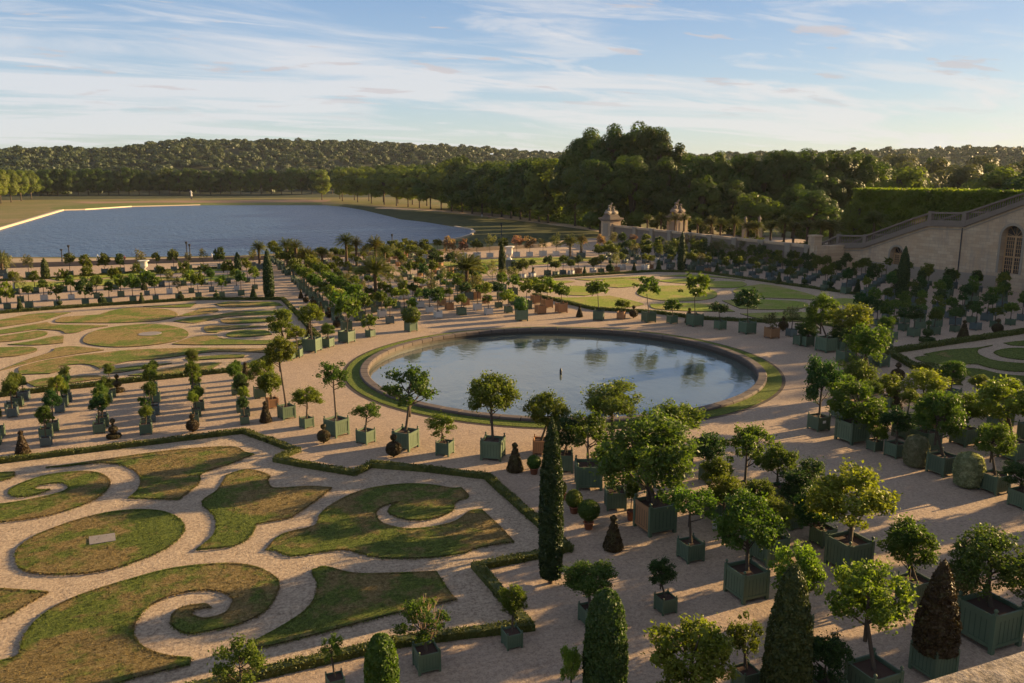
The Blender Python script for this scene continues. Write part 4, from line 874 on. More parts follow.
# ------------------------------------------------------------------ regular ranks of boxed trees
ORD = ['first', 'second', 'third', 'fourth', 'fifth', 'sixth', 'seventh', 'eighth', 'ninth', 'tenth', 'eleventh', 'twelfth', 'thirteenth', 'fourteenth', 'fifteenth', 'sixteenth', 'seventeenth', 'eighteenth', 'nineteenth', 'twentieth', 'twenty-first', 'twenty-second', 'twenty-third', 'twenty-fourth', 'twenty-fifth', 'twenty-sixth', 'twenty-seventh', 'twenty-eighth', 'twenty-ninth', 'thirtieth']
KW = {'round': 'round orange tree', 'light': 'bright orange tree', 'sparse': 'thin orange tree', 'dark': 'dark orange tree', 'rusty': 'bronze-green orange tree', 'oleander': 'feathery oleander', 'pink': 'pinkish oleander', 'ball': 'clipped ball tree'}
RNG = random.Random(5)
def rank(pts, kinds, paints, side, tall, rowtext, group, near=False, order='from left', jit=.25, cw=1.0, skip=.0, tallk=1.0):
    """pts: ground points in order; side (lo,hi); tall = crown centre height (lo,hi)"""
    n = 0
    for P in pts:
        if any((P[0]-q[0])**2+(P[1]-q[1])**2 < (.55+q[2]*.8)**2 for q in PLACED): continue
        if RNG.random() < skip or is_out(P): continue
        k = RNG.choice(kinds); p = RNG.choice(paints); s = RNG.uniform(*side); z = RNG.uniform(*tall); cr = RNG.uniform(.62, 1.0)*cw*(.62 if k == 'ball' else 1); cz = cr*RNG.uniform(.78, 1.05)*tallk
        if k in ('oleander', 'pink'): cz *= 1.2
        z = max(z, s+cz*.75)
        lb = f'{KW[k]} in {PAINTW[p]} box, {ORD[n]} {order}, {rowtext}'; n += 1
        boxed((P[0]+RNG.uniform(-jit, jit), P[1]+RNG.uniform(-jit, jit)), s, s*RNG.uniform(.95, 1.05), p, RNG.uniform(-.06, .06), k, (RNG.uniform(-.08, .08), RNG.uniform(-.08, .08), z), cr, cz, near, lb, None, group, RNG.randrange(99))
def line(x0, x1, y, n, y1=None):
    y1 = y if y1 is None else y1; return [(x0+(x1-x0)*i/(n-1), y+(y1-y)*i/(n-1)) for i in range(n)]
def pxl(lst): return [tuple(g(x, y))[:2] for x, y in lst]
LEFTC = ['round', 'round', 'dark', 'light', 'round', 'rusty', 'sparse']
aisle = 'ranks of boxed trees in the left aisle'
for ri, (y, txt) in enumerate([(61.4, 'first rank beyond near left hedge'), (63.1, 'second rank beyond near left hedge'), (64.8, 'third rank beyond near left hedge'), (66.5, 'rank before left aisle walk'), (70.2, 'rank beyond left aisle walk'), (71.9, 'third rank before left parterre'), (73.6, 'second rank before left parterre'), (75.4, 'rank just before left parterre')]):
    rank(line(-15.8, 3.9+.05*ri, y, 7, y+.35), LEFTC, ['green', 'green', 'grey'], (.58, .80), (1.4, 2.6), txt, aisle, True, cw=.74, jit=.22, tallk=1.35, skip=.16)
FK = ['round', 'round', 'light', 'dark', 'sparse', 'oleander', 'round']
fl = 'ranks of boxed trees between the left parterre and the far left strip'
xs = [-16, 8, 31, 57, 84, 109, 132, 155, 178, 199, 222, 241]
rank(pxl([(x, 309.5-.057*x) for x in xs]), FK, ['green', 'grey', 'green'], (.72, .95), (2.2, 3.0), 'rank closest behind left parterre', fl, cw=1.3, tallk=1.25)
rank(pxl([(x+14, 302.5-.055*x) for x in xs]), FK, ['green', 'grey', 'white'], (.75, .95), (2.4, 3.2), 'second rank behind left parterre', fl, cw=1.3, tallk=1.25)
rank(pxl([(x+6, 294.5-.05*x) for x in xs]), FK, ['green', 'grey'], (.8, 1.0), (2.6, 3.4), 'third rank behind left parterre', fl, cw=1.35, tallk=1.25)
rank(pxl([(-10, 280), (8, 279.5), (29, 277.5), (38, 277), (70, 276.3), (88, 276), (105, 274.7), (122, 274), (140, 272.8), (157, 272.5), (174, 271.7), (189, 271.3), (204, 270.2), (221, 269.6), (253, 267.5)]), ['oleander', 'rusty', 'oleander', 'dark', 'light'], ['grey', 'green', 'grey'], (1.0, 1.3), (2.5, 3.3), 'tall rank along the lake wall', 'tall boxed shrubs before the lake', cw=1.4, jit=.1, tallk=1.35)
# the block of ranks behind the basin: lines running away from the viewer
cb = 'ranks of boxed trees in the middle block behind the basin'
names = {}
cols = [18.6, 21.6, 24.8, 28.2, 31.6, 35.0, 38.4, 41.8, 45.2, 48.6]
for ci, X in enumerate(cols):
    y0 = 70+math.sqrt(max(0, 31.0**2-(X-34.3)**2)); pts = []
    y = y0+1.2*(ci % 2)
    while y < 187:
        if not (150 < y < 156): pts.append((X+(y-100)*.02, y))
        y += 3.6 if ci < 2 else 4.6
    pal = ['green'] if ci < 4 else (['white', 'white', 'green', 'wood'] if ci < 7 else ['green', 'wood', 'wood', 'green'])
    if 2 <= ci <= 4: pal = ['white', 'white', 'grey', 'green']
    kd = ['round', 'light', 'round', 'sparse'] if ci < 2 else ['round', 'light', 'sparse', 'dark', 'round', 'light', 'oleander']
    rank(pts[:30], kd, pal, (1.05, 1.3) if ci in (0, 1, 8, 9) else (.85, 1.1), (2.7, 3.6) if ci in (0, 1, 8, 9) else (1.9, 3.0), f'{ORD[ci]} file of block behind basin', cb, order='from basin', cw=1.5 if ci < 2 or ci > 6 else 1.15, jit=.2, skip=0 if ci < 2 else .14)
# behind the bright green parterre
bk = 'ranks of boxed trees behind the bright green parterre'
X1 = [(516, 278.3), (523, 279), (532, 278.3), (539, 278), (547.5, 275.5), (556, 276.5), (563, 274.6), (571, 275.2), (578, 273.8), (593, 272.8), (601, 272.7), (616, 272.2), (622, 270), (631, 271), (645, 270.4), (650, 268.8), (670, 269.8), (691, 270.3), (700, 271.2), (708, 272.5)]
rank(pxl(X1), ['round', 'oleander', 'round', 'light', 'dark'], ['grey', 'green', 'wood', 'green', 'white'], (.9, 1.15), (2.0, 3.0), 'rank just behind bright green parterre', bk, cw=1.35, jit=.05)
for r_, (y0, sl, txt) in enumerate([(263.5, -.012, 'second'), (259.8, -.012, 'third'), (256.6, -.014, 'fourth')]):
    rank(pxl([(600+11.5*i+r_*5, y0+(600+11.5*i-600)*sl*-.25) for i in range(20)]), ['round', 'light', 'dark', 'oleander', 'round'], ['grey', 'green', 'grey', 'white'], (.9, 1.25), (2.4, 3.6), f'{txt} rank behind bright green parterre', bk, cw=1.55, jit=.6)
rank(pxl([(424+13.2*i, 259.5-.045*i*13.2*.6) for i in range(13)]), ['pink', 'oleander', 'oleander', 'rusty', 'pink'], ['white', 'white', 'white', 'grey'], (1.1, 1.35), (3.0, 3.8), 'rank beside right white vase', 'oleanders in whitish boxes at the far end', cw=1.9, jit=.1)
rank(pxl([(600+12*i, 251.5+.03*i*12) for i in range(15)]), ['round', 'oleander', 'light', 'pink', 'dark'], ['grey', 'green'], (1.3, 1.7), (2.8, 3.8), 'rank below the pilastered wall', bk, cw=1.7, jit=.8)
# shaded block before the stair wall
sh = 'ranks of boxed trees in the shade before the stair wall'
for ci, X in enumerate([98.2, 102.2, 106.2, 110.2, 114.4, 118.4]):
    pts = []; y = 146-ci*1.5
    while y > 62: pts.append((X-(y-100)*.08, y)); y -= 4.3 if ci else 4.0
    rank(pts, ['round', 'dark', 'round', 'dark', 'light', 'sparse'], ['grey', 'green', 'green', 'grey'], (.85, 1.15), (2.3, 3.3), f'{ORD[ci]} shaded file toward stair wall', sh, order='from back', tallk=1.15, cw=1.2, jit=.2)
for ri, y in enumerate([67.3, 70.6, 74.2, 78.0, 82.0]):
    rank(line(75+ri*2.5, 96, y, 7 if ri < 3 else 5, y+.9), ['round', 'dark', 'dark', 'round', 'sparse'], ['green', 'grey', 'green'], (.75, 1.05), (1.9, 2.8), f'{ORD[ri]} rank behind right parterre hedge', sh, order='from left', cw=1.15, jit=.2)
# filler trees right of the basin and behind the right-hand row
rank(pxl([(842, 418), (868, 425), (905, 437), (925, 450)]), ['light', 'round'], ['green'], (1.2, 1.4), (2.6, 3.0), 'half-hidden behind shaded right row', GF, True, cw=1.2, jit=.05)
rank(pxl([(845, 362), (862, 368), (884, 350), (862, 352), (880, 366)]), ['light', 'light', 'dark'], ['green'], (1.1, 1.3), (2.3, 3.0), 'cluster left of right hedge corner', GF, True, cw=1.15, jit=.05)
rank(pxl([(640, 486), (716, 515), (757, 545), (775, 505), (770, 560), (800, 566), (808, 520)]), ['round', 'rusty', 'dark'], ['green'], (1.1, 1.3), (2.2, 2.8), 'dense cluster beside biggest tree', GF, True, cw=1.15, jit=.05)
rank(pxl([(975, 415), (1000, 425), (1030, 440), (950, 402)]), ['round', 'light'], ['green'], (1.1, 1.3), (2.2, 2.8), 'cluster below right parterre lawn', GF, True, cw=1.25, jit=.05)
# the same ranks go on to the right of the view; their trees throw the long shadows on the foreground gravel
def yb(y): return np.interp(y, [8, 17, 24, 31, 44, 56], [16, 27.4, 36.7, 46.8, 64, 80])
k_ = 0
for i, y in enumerate([11, 14.6, 18.4, 21.6, 25.4, 28.8, 33, 36.4, 41, 45.2, 49.5]):
    for j in range(3):
        X = yb(y)+3.2+j*5.4+(i % 3)*.9; s_ = RNG.uniform(1.1, 1.5); cr = RNG.uniform(1.2, 1.75)
        boxed((X, y+RNG.uniform(-.5, .5)), s_, s_, 'green', 0, ['round', 'dark', 'light'][(i+j) % 3], (0, 0, RNG.uniform(3.0, 4.2)), cr, cr*1.1, False, f'unseen boxed tree right of the view, {ORD[j]} of {ORD[i]} rank from terrace', 'boxed tree', 'unseen boxed trees right of the view', None, 'unseen_boxed_tree')  # unseen boxed trees of no known kind, added for their shadows
# bottom edge small shoots
ob = fromphoto(572, 730, 26, (571, 664, 22, 44), 'light', 'green', 'thin bright young shoots at the bottom left of the tall leafy cone shrub', 0, True, None, GF)

# ------------------------------------------------------------------ palms
def frond(rs, ln, el, n=17):
    """arching frond along +X: list of quads"""
    vs = []; fs = []; pts = []
    for i in range(n+1):
        t = i/n; x = ln*(math.cos(el)*t*(1-.10*t)); z = ln*(math.sin(el)*t-(.30+.30*math.cos(el))*t*t); pts.append(Vector((x, 0, z)))
    for i in range(n):
        p = pts[i]; q = pts[i+1]; w_ = ln*.02*(1-i/n)+.01; b = len(vs); vs += [p+Vector((0, -w_, 0)), p+Vector((0, w_, 0)), q+Vector((0, w_*.8, 0)), q+Vector((0, -w_*.8, 0))]; fs.append((b, b+1, b+2, b+3))
        if i < 2: continue
        for sd_ in (-1, 1):
            for h in (0, .5):
                p_ = p.lerp(q, h); L_ = ln*.24*math.sin(math.pi*min(1, (i+h)/n*.85+.12)); tip = p_+Vector((L_*.55, sd_*L_*.8, L_*rs.uniform(-.25, .15))); b = len(vs); ww = ln*.026
                vs += [p_+Vector((-ww, 0, 0)), p_+Vector((ww, 0, .0)), tip+Vector((ww*.3, 0, 0)), tip+Vector((-ww*.3, 0, 0))]; fs.append((b, b+1, b+2, b+3))
    return vs, fs
def palm_crown(seed, k=34, up=1.25, lo=-.5):
    rs = random.Random(seed); mb = MB()
    for i in range(k):
        el = lo+(up-lo)*(i/k)**.8; a = i*2.39996+rs.uniform(-.2, .2); v, f = frond(rs, rs.uniform(.85, 1.1), el); R = Matrix.Rotation(a, 4, 'Z'); mb.add([R @ x for x in v], f)
    return mb.mesh('palm_crown', M_palm)
PALMS = [palm_crown(3, 38, 1.4, -.1), palm_crown(8, 38, 1.4, -.05), palm_crown(21, 26, 1.4, .2)]
def palm(P, zc, r, label, var=None, box=True, group='palms', tr=.24, paint='grey'):
    root = empty('palm_tree', (P[0], P[1], 0 if len(P) < 3 else P[2])); PLACED.append((P[0], P[1], 1.4)); b0 = 0
    if box: link('planter_box', BOXF[paint], root, sc=(1.5, 1.5, 1.3)); b0 = 1.1
    mb = MB(); n = 9; mb.tube([(0, 0, b0+(zc-b0)*i/n) for i in range(n+1)], [tr*(1.15 if i % 2 else .95)*(1.2 if i > n-2 else 1) for i in range(n+1)], 8); mb.obj('trunk', [M_palmbark], root)
    link('crown', PALMS[random.randrange(3) if var is None else var], root, (0, 0, zc), (0, 0, random.uniform(0, 6.28)), (r, r, r)); uniq(label, root); tag(root, label, 'palm', group)
    return root
def palm_px(px, py, cy, w_, label, **k):
    P = g(px, py); D = depth(P); d = ray(px, cy); z = (CAM+d*(math.hypot(P.x, P.y)/math.hypot(d.x, d.y))).z; return palm((P.x, P.y), max(z, 1.8), w_/2*D/F*1.05, label, **k)
palm_px(376, 306, 274, 66, 'largest palm with golden fronds behind the left rim of the basin', var=2); palm_px(467, 300, 270, 58, 'second large palm, arching fronds, behind the middle left of the basin', var=2)
for px, py, cy, w_, lb in [(288, 272, 244.5, 22, 'palm against the lake, leftmost of the cluster'), (297, 275, 245, 20, 'palm against the lake, just right of the leftmost one'), (307, 278, 254, 22, 'lower palm between two pairs of palms at the lake'), (347, 270, 239.5, 22, 'highest palm against the lake'), (357, 272, 242, 18, 'palm right behind the highest palm at the lake'), (376, 272, 244, 24, 'wide palm against the lake near the lamp post'), (385, 275, 250, 20, 'lower palm right of the wide palm at the lake'), (260, 270, 246, 18, 'small palm above the leaning dark column'), (323, 274, 251, 16, 'small low palm in the middle of the lake-side cluster'), (3, 276, 257, 20, 'palm at the far left edge before the lake'), (570, 262, 240, 20, 'low palm left of the big gate pier'), (581, 258, 238, 14, 'palm just left of the big gate pier')]:
    palm_px(px, py, cy+2.5, w_*1.4, lb, group='palms in boxes at the far end')
for i in range(16):
    px = 647+i*12.2+(i % 3)*1.5; X = 127+(i % 2)*2.5; d = ray(px, 236); t = X/d.x; P = CAM+d*t; zc = 5.9+.25*(i % 4)
    palm((X, P.y), zc+(.9 if i > 10 else 0)+.5, 2.7+.35*(i % 3), f'palm behind the pilastered wall, {ORD[i]} from the left of the long palm row', group='palm row behind the wall', box=True)
for px, X, zc, r, lb in ((832, 133, 6.8, 4.6, 'broad golden palm behind the foot of the stair'), (874, 137, 8.8, 4.6, 'golden palm peeping over the middle of the stair balustrade')):
    d = ray(px, 230); P = CAM+d*(X/d.x); palm((X, P.y), zc, r, lb, group='palms by the stair')

# ------------------------------------------------------------------ stair wall with balustrade and arched doors
XS = 125.0
def py_(px, yy, X=XS): v = onX(px, yy, X); return v.y, v.z
cor = [py_(*p) for p in ((812, 256), (838, 248.5), (863.7, 248), (911.7, 231.6), (929, 226), (964.5, 227), (1024, 205))]
top = [py_(*p) for p in ((812, 247.5), (838, 234.8), (866, 235.2), (911.7, 218.3), (931.6, 211.9), (964.5, 212.3), (1024, 192.5))]
def ext(L_, k, y):      # carry the last slope on towards the terrace
    a, b = L_[-2], L_[-1]; s_ = (b[1]-a[1])/(b[0]-a[0]); return (y, min(k, b[1]+s_*(y-b[0])))
cor += [ext(cor, 15.2, 84), (30, 15.4)]; top += [ext(top, 17.2, 84), (30, 17.4)]
stair = empty('stone_stair', (XS, 100, 0)); tag(stair, 'monumental pale stone stair wall climbing to the right with balustrade and arched doors', 'staircase')
def loc(o): o.location = (-XS, -100, 0); return o
def wall_poly(front, X0, X1, z0, holes):
    """vertical wall in Y,Z extruded from X0 to X1 with arched openings given as (yc, half width, z bottom, z top)"""
    outer = [Vector((y, z, 0)) for y, z in front]+[Vector((front[-1][0], z0, 0)), Vector((front[0][0], z0, 0))]; loops = [outer]; hl = []
    for yc, hw, zb, zt in holes:
        r = hw; pts = [(yc-hw, zb), (yc+hw, zb)]+[(yc+hw*math.cos(a), zt-r+r*math.sin(a)) for a in np.linspace(0, math.pi, 17)]; hl.append(pts); loops.append([Vector((y, z, 0)) for y, z in pts])
    flat = [v for l in loops for v in l]; tri = tessellate_polygon(loops); mb = MB(); mb.add([(X0, v.x, v.y) for v in flat], [tuple(t) for t in tri])
    mb.add([(X1, v.x, v.y) for v in outer], [tuple(t) for t in tessellate_polygon([outer])])
    n = len(outer); mb.add([(X0, v.x, v.y) for v in outer]+[(X1, v.x, v.y) for v in outer], [(i, (i+1) % n, n+(i+1) % n, n+i) for i in range(n)])
    for pts in hl:
        m = len(pts); mb.add([(X0, y, z) for y, z in pts]+[(X0+1.1, y, z) for y, z in pts], [(i, (i+1) % m, m+(i+1) % m, m+i) for i in range(m)]); 
    return mb, hl
def door_dims(pxc, pxw, yt, yb):
    y0, z0 = py_(pxc-pxw/2, yb); y1, _ = py_(pxc+pxw/2, yb); _, zt = py_(pxc, yt); return (y0+y1)/2, abs(y0-y1)/2, z0, zt
DR = [door_dims(894.5, 12.5, 246.5, 274), door_dims(1008, 21, 225.5, 272.5)]
DR.append((DR[1][0]-27, DR[1][1], DR[1][2], DR[1][3]+1.2))
mb, hl = wall_poly(cor, XS, XS+9, -.1, DR); loc(mb.obj('retaining_wall', [M_ashlar], stair))
for i, ((yc, hw, zb, zt), pts) in enumerate(zip(DR, hl)):
    mb = MB(); X = XS+1.0; f = MB()
    f.box(X-.06, X+.06, yc-hw, yc-hw+.28, zb, zt-hw*.3, 0); f.box(X-.06, X+.06, yc+hw-.28, yc+hw, zb, zt-hw*.3, 0); f.box(X-.07, X+.07, yc-.16, yc+.16, zb, zt-hw, 0); f.box(X-.08, X+.08, yc-hw, yc+hw, zt-hw-.14, zt-hw+.14, 0)
    H_ = zt-hw-zb
    for s in (-1, 1):
        for q in range(1, 4): yy = yc+s*(.16+(hw-.44)*q/4); f.box(X-.04, X+.04, yy-.035, yy+.035, zb+.1, zt-hw-.12, 0)
    for q in range(1, 9): zq = zb+H_*q/9; ww = .13 if q in (4,) else .035; f.box(X-.045, X+.045, yc-hw+.27, yc+hw-.27, zq-ww, zq+ww, 0)
    for a in np.linspace(.3, math.pi-.3, 5): f.tube([(X, yc, zt-hw), (X, yc+hw*math.cos(a), zt-hw+hw*math.sin(a))], [.05, .05], 4)
    dm = simple('door_wood', (.52, .31, .15), (.42, .24, .11), 2, .6, .1); win = loc(f.obj('arched_window', [dm], stair))
    gl = MB(); gl.add([(X+.03, y, z) for y, z in pts], [tuple(range(len(pts)))]); gm = mat('dark_glass', lambda t, o: T(t).pbr(o, (.03, .03, .035), .12, None, .5)); gl.obj('pane', [gm], win)
    ar = MB(); rim = [(yc-hw, zb)]+[(yc-hw*math.cos(a), zt-hw+hw*math.sin(a)) for a in np.linspace(0, math.pi, 15)]+[(yc+hw, zb)]
    for (ya, za), (yb, zb2) in zip(rim[:-1], rim[1:]):
        oa = Vector((ya-yc, za-(zt-hw) if za > zt-hw else 0)).normalized()*.42; o2 = Vector((yb-yc, zb2-(zt-hw) if zb2 > zt-hw else 0)).normalized()*.42
        ar.add([(XS-.06, ya, za), (XS-.06, yb, zb2), (XS-.06, yb+o2.x, zb2+o2.y), (XS-.06, ya+oa.x, za+oa.y)]+[(XS+.02, ya, za), (XS+.02, yb, zb2), (XS+.02, yb+o2.x, zb2+o2.y), (XS+.02, ya+oa.x, za+oa.y)], [(0, 1, 2, 3), (7, 6, 5, 4), (0, 4, 5, 1), (3, 2, 6, 7), (0, 3, 7, 4), (1, 5, 6, 2)])
    loc(ar.obj('arch_moulding', [M_stone], stair))
# cornice, solid plinth band and balustrade
def band(L0, L1, x0, x1, name, m, parent, doloc=True):
    mb = MB()
    for (a, b), (c, d) in zip(zip(L0[:-1], L0[1:]), zip(L1[:-1], L1[1:])):
        vs = [(x, *p) for x in (x0, x1) for p in (a, b, d, c)]; mb.add(vs, [(0, 1, 2, 3), (7, 6, 5, 4), (0, 4, 5, 1), (1, 5, 6, 2), (2, 6, 7, 3), (3, 7, 4, 0)])
    o = mb.obj(name, [m], parent); return loc(o) if doloc else o
def lerpL(A, B, t): return [(a[0]*(1-t)+b[0]*t, a[1]*(1-t)+b[1]*t) for a, b in zip(A, B)]
band(cor, lerpL(cor, top, .12), XS-.38, XS+.5, 'cornice', M_oldstone, stair); band(lerpL(cor, top, .12), lerpL(cor, top, .42), XS-.15, XS+.45, 'parapet_base', M_oldstone, stair); band(lerpL(cor, top, .88), top, XS-.16, XS+.42, 'handrail', M_oldstone, stair)
band(lerpL(cor, top, .12), lerpL(cor, top, .4), XS+8.4, XS+9, 'parapet_base', M_oldstone, stair); band(lerpL(cor, top, .88), top, XS+8.4, XS+9.0, 'handrail', M_oldstone, stair)
bmb = MB(); A = lerpL(cor, top, .42); B = lerpL(cor, top, .88)
for (a, b), (c, d) in zip(zip(A[:-2], A[1:-1]), zip(B[:-2], B[1:-1])):
    n = int(abs(b[0]-a[0])/.42)
    for i in range(n):
        t = (i+.5)/n; y = a[0]*(1-t)+b[0]*t; z0 = a[1]*(1-t)+b[1]*t; z1 = c[1]*(1-t)+d[1]*t; h = z1-z0
        bmb.lathe([(.07, 0), (.07, h*.1), (.13, h*.32), (.05, h*.72), (.08, h)], 6, 0, (XS+.13, y, z0), cap=False)
o = bmb.obj('baluster', [M_oldstone], stair); loc(o); o['kind'] = 'stuff'
for i, (a, c) in enumerate(zip(A, top)):
    if i in (0, 1, 2, 4, 5): mb = MB(); mb.box(XS-.2, XS+.5, a[0]-.35, a[0]+.35, a[1]-.9, c[1]+.12); loc(mb.obj('pedestal', [M_oldstone], stair))
y_, _ = py_(961.5, 240); mb = MB(); mb.tube([(XS-.1, y_, .2), (XS-.1, y_, py_(961.5, 228)[1])], [.09, .09], 6); loc(mb.obj('drain_pipe', [M_metal], stair))
pl = [(py_(880, 265)[0], 0), (cor[-1][0], 0)]; mb = MB(); mb.box(XS-.12, XS+.02, DR[1][0]+hw+.1, 122, 0, 2.2); loc(mb.obj('plinth', [M_stone], stair))
# string course below the cornice
band([(y, z-.55) for y, z in cor], [(y, z-.38) for y, z in cor], XS-.1, XS+.02, 'string_course', M_stone, stair)

# low wall with pilasters left of the stair, posts and gate piers
XW = 118.0
wl = empty('pilaster_wall', (XW, 165, 0)); tag(wl, 'long low stone wall with grey pilasters below the row of palms', 'wall')
def wloc(o): o.location = (-XW, -165, 0); return o
mb = MB(); mb.box(XW, XW+.7, 127, 207, -.05, 4.3); wloc(mb.obj('wall', [M_oldstone], wl)); mb = MB(); mb.box(XW-.2, XW+.9, 127, 207, 4.3, 4.85); wloc(mb.obj('wall_coping', [M_ashlar], wl))
for px in (634, 651, 669, 688.5, 709, 734, 761, 788, 808):
    y = onX(px, 238, XW-.4).y; mb = MB(); mb.box(XW-.5, XW+.05, y-.75, y+.75, 0, 4.25); mb.box(XW-.6, XW+.85, y-.85, y+.85, 4.25, 4.92); wloc(mb.obj('pilaster', [M_stone], wl))
mb = MB(); mb.box(XW-.3, XW+8, 125.6, 127, 0, 4.85); wloc(mb.obj('end_wall', [M_ashlar], wl))
P = onX(811.5, 243, XW); o = MB().box(-.9, .9, -.9, .9, 0, 6.6).box(-1.05, 1.05, -1.05, 1.05, 6.6, 6.95).obj('gate_post', [M_ashlar], None, loc=(XW+.4, P.y-.5, 0)); tag(o, 'square pale stone post at the foot of the stair', 'post')
def pier(px, by, ytop, wpx, label, seed):
    P = dirat(px, 240); D = depth(P); s = D/F; wd = wpx*s/2*.66; zt = CH-(ytop-178)*D/F*1.0; root = empty('gate_pier', (P.x, P.y, 0), rad(12)); mb = MB(); hb = zt*.60
    mb.box(-wd*1.12, wd*1.12, -wd*1.12, wd*1.12, 0, .9); mb.box(-wd, wd, -wd, wd, .9, hb-.9); mb.obj('shaft', [M_ashlar], root)
    mb = MB(); mb.box(-wd*.52, wd*.52, -wd*1.05, -wd*.98, 1.6, hb-1.6); mb.box(-wd*1.05, -wd*.98, -wd*.52, wd*.52, 1.6, hb-1.6); mb.obj('panel', [M_stone], root)
    mb = MB(); mb.box(-wd*1.1, wd*1.1, -wd*1.1, wd*1.1, hb-.9, hb-.5); mb.box(-wd*1.28, wd*1.28, -wd*1.28, wd*1.28, hb-.5, hb); mb.box(-wd*.9, wd*.9, -wd*.85, wd*.85, hb, hb+.5); mb.box(-wd*.8, wd*.8, -wd*.7, wd*.7, hb+.5, hb+.9); mb.obj('cornice', [M_oldstone], root)
    rs = random.Random(seed); sg = bmesh.new()
    def blob(c, r, sc_=(1, 1, 1)): 
        k = bmesh.ops.create_icosphere(sg, subdivisions=2, radius=r); 
        for v in k['verts']: v.co = Vector((v.co.x*sc_[0]*1.5, v.co.y*sc_[1]*1.4, v.co.z*sc_[2]))*(1+.12*math.sin(v.co.x*9+v.co.z*7))+Vector((c[0]*1.6, c[1], c[2]))
    hg = zt-hb-.9; b = hb+.7; u = hg/3.6
    for c, r, q in [((-.7*u, 0, b+.6*u), .75*u, (1.3, .8, .9)), ((.7*u, 0, b+.6*u), .75*u, (1.2, .8, .9)), ((-.45*u, 0, b+1.6*u), .5*u, (.8, .7, 1.4)), ((-.5*u, 0, b+2.6*u), .26*u, (1, 1, 1.1)), ((.55*u, 0, b+1.4*u), .45*u, (.8, .7, 1.3)), ((.6*u, 0, b+2.2*u), .25*u, (1, 1, 1.1)), ((0, .1, b+2.4*u), .35*u, (.5, .4, 2.6)), ((-1.2*u, 0, b+1.1*u), .3*u, (.6, .6, 1.6)), ((1.25*u, 0, b+1.0*u), .28*u, (.6, .6, 1.5)), ((.15*u, 0, b+3.3*u), .2*u, (.8, .8, 1.3))]: blob(c, r, q)
    me = bpy.data.meshes.new('sculpture'); sg.to_mesh(me); me.materials.append(M_oldstone if seed == 2 else M_stone); link('sculpture', me, root); uniq(label, root); tag(root, label, 'gate pier'); return root
pier(612, 240, 200.5, 21, 'tall stone gate pier with sculpture group, left one in front of the dark trees', 1); pier(679, 240, 197.5, 22, 'second stone gate pier with sculpture group, right one behind the palms', 2)
# ------------------------------------------------------------------ statues, vases, lamp posts, people
def statue(P, h, ped, label, m=None):
    root = empty('statue', P); mb = MB(); mb.box(-.6, .6, -.6, .6, 0, ped*.9); mb.box(-.75, .75, -.75, .75, ped*.9, ped); mb.obj('pedestal', [M_stone], root)
    mb = MB(); u = h-ped; mb.tube([(0, 0, ped), (.03*u, 0, ped+.25*u), (-.02*u, 0, ped+.48*u), (0, 0, ped+.62*u), (0, 0, ped+.78*u), (.01, 0, ped+.84*u), (0, 0, ped+.9*u), (0, 0, ped+u)], [.17*u, .13*u, .12*u, .14*u, .12*u, .045*u, .07*u, .02*u], 8)
    mb.tube([(.1*u, 0, ped+.76*u), (.22*u, -.04*u, ped+.6*u), (.2*u, -.1*u, ped+.5*u)], [.045*u, .035*u, .025*u], 6); mb.tube([(-.1*u, 0, ped+.76*u), (-.24*u, 0, ped+.7*u), (-.28*u, 0, ped+.86*u)], [.045*u, .035*u, .02*u], 6)
    mb.obj('figure', [m or M_marble], root); uniq(label, root); tag(root, label, 'statue'); return root
for px, zb, X, lb in ((746, 5.5, 140, 'slender pale statue rising above the palm row, left one'), (760, 5.5, 140, 'pale statue on a pedestal above the palm row, right one')):
    d = ray(px, 215); P = CAM+d*(X/d.x); statue((X, P.y, 0), 8.3 if px < 750 else 8.7, 6.4, lb, M_stone)
P = dirat(190, 830, -1); mb = statue((P.x, P.y, -1.2), 8.5, 3.0, 'white mounted statue on a pedestal at the far end of the lake lawn')
def vase(px, py, ytop, label):
    P = g(px, py); D = depth(P); h = CH-(ytop-178)*D/F/1.02; h = max(3, h); root = empty('stone_vase', (P.x, P.y, 0)); mb = MB(); p = h*.42
    mb.box(-.95, .95, -.95, .95, 0, .5); mb.box(-.7, .7, -.7, .7, .5, p-.35); mb.box(-.85, .85, -.85, .85, p-.35, p); mb.obj('pedestal', [M_grey], root)
    mb = MB(); v = h-p; mb.lathe([(.5, p), (.5, p+.08*v), (.18, p+.15*v), (.2, p+.25*v), (.62, p+.42*v), (.68, p+.55*v), (.6, p+.85*v), (1.0, p+.95*v), (1.0, p+v), (.7, p+.96*v), (.1, p+.7*v)], 20, cap=False); mb.obj('urn', [M_marble], root); uniq(label, root); tag(root, label, 'vase'); return root
vase(145, 279, 259.5, 'white stone vase on a dark pedestal in the far left strip'); vase(509.5, 262+7, 245.5, 'white stone vase on a pedestal left in the far lawn beyond the boxes')
def lamp(px, by, ytop, label):
    P = g(px, by, -3); D = depth(P); h = (by-ytop)*D/F; root = empty('lamp_post', (P.x, P.y, -3)); mb = MB(); mb.tube([(0, 0, 0), (0, 0, .6), (0, 0, .7), (0, 0, h*.84)], [.28, .25, .16, .13], 8); mb.obj('pole', [M_metal], root)
    mb = MB(); mb.lathe([(.12, h*.84), (.2, h*.86), (.34, h*.97), (.36, h*.975), (.1, h*1.0)], 6, smooth=False); mb.obj('lantern', [M_metal], root); uniq(label, root); tag(root, label, 'lamp post', 'lamp posts along the lake road'); return root
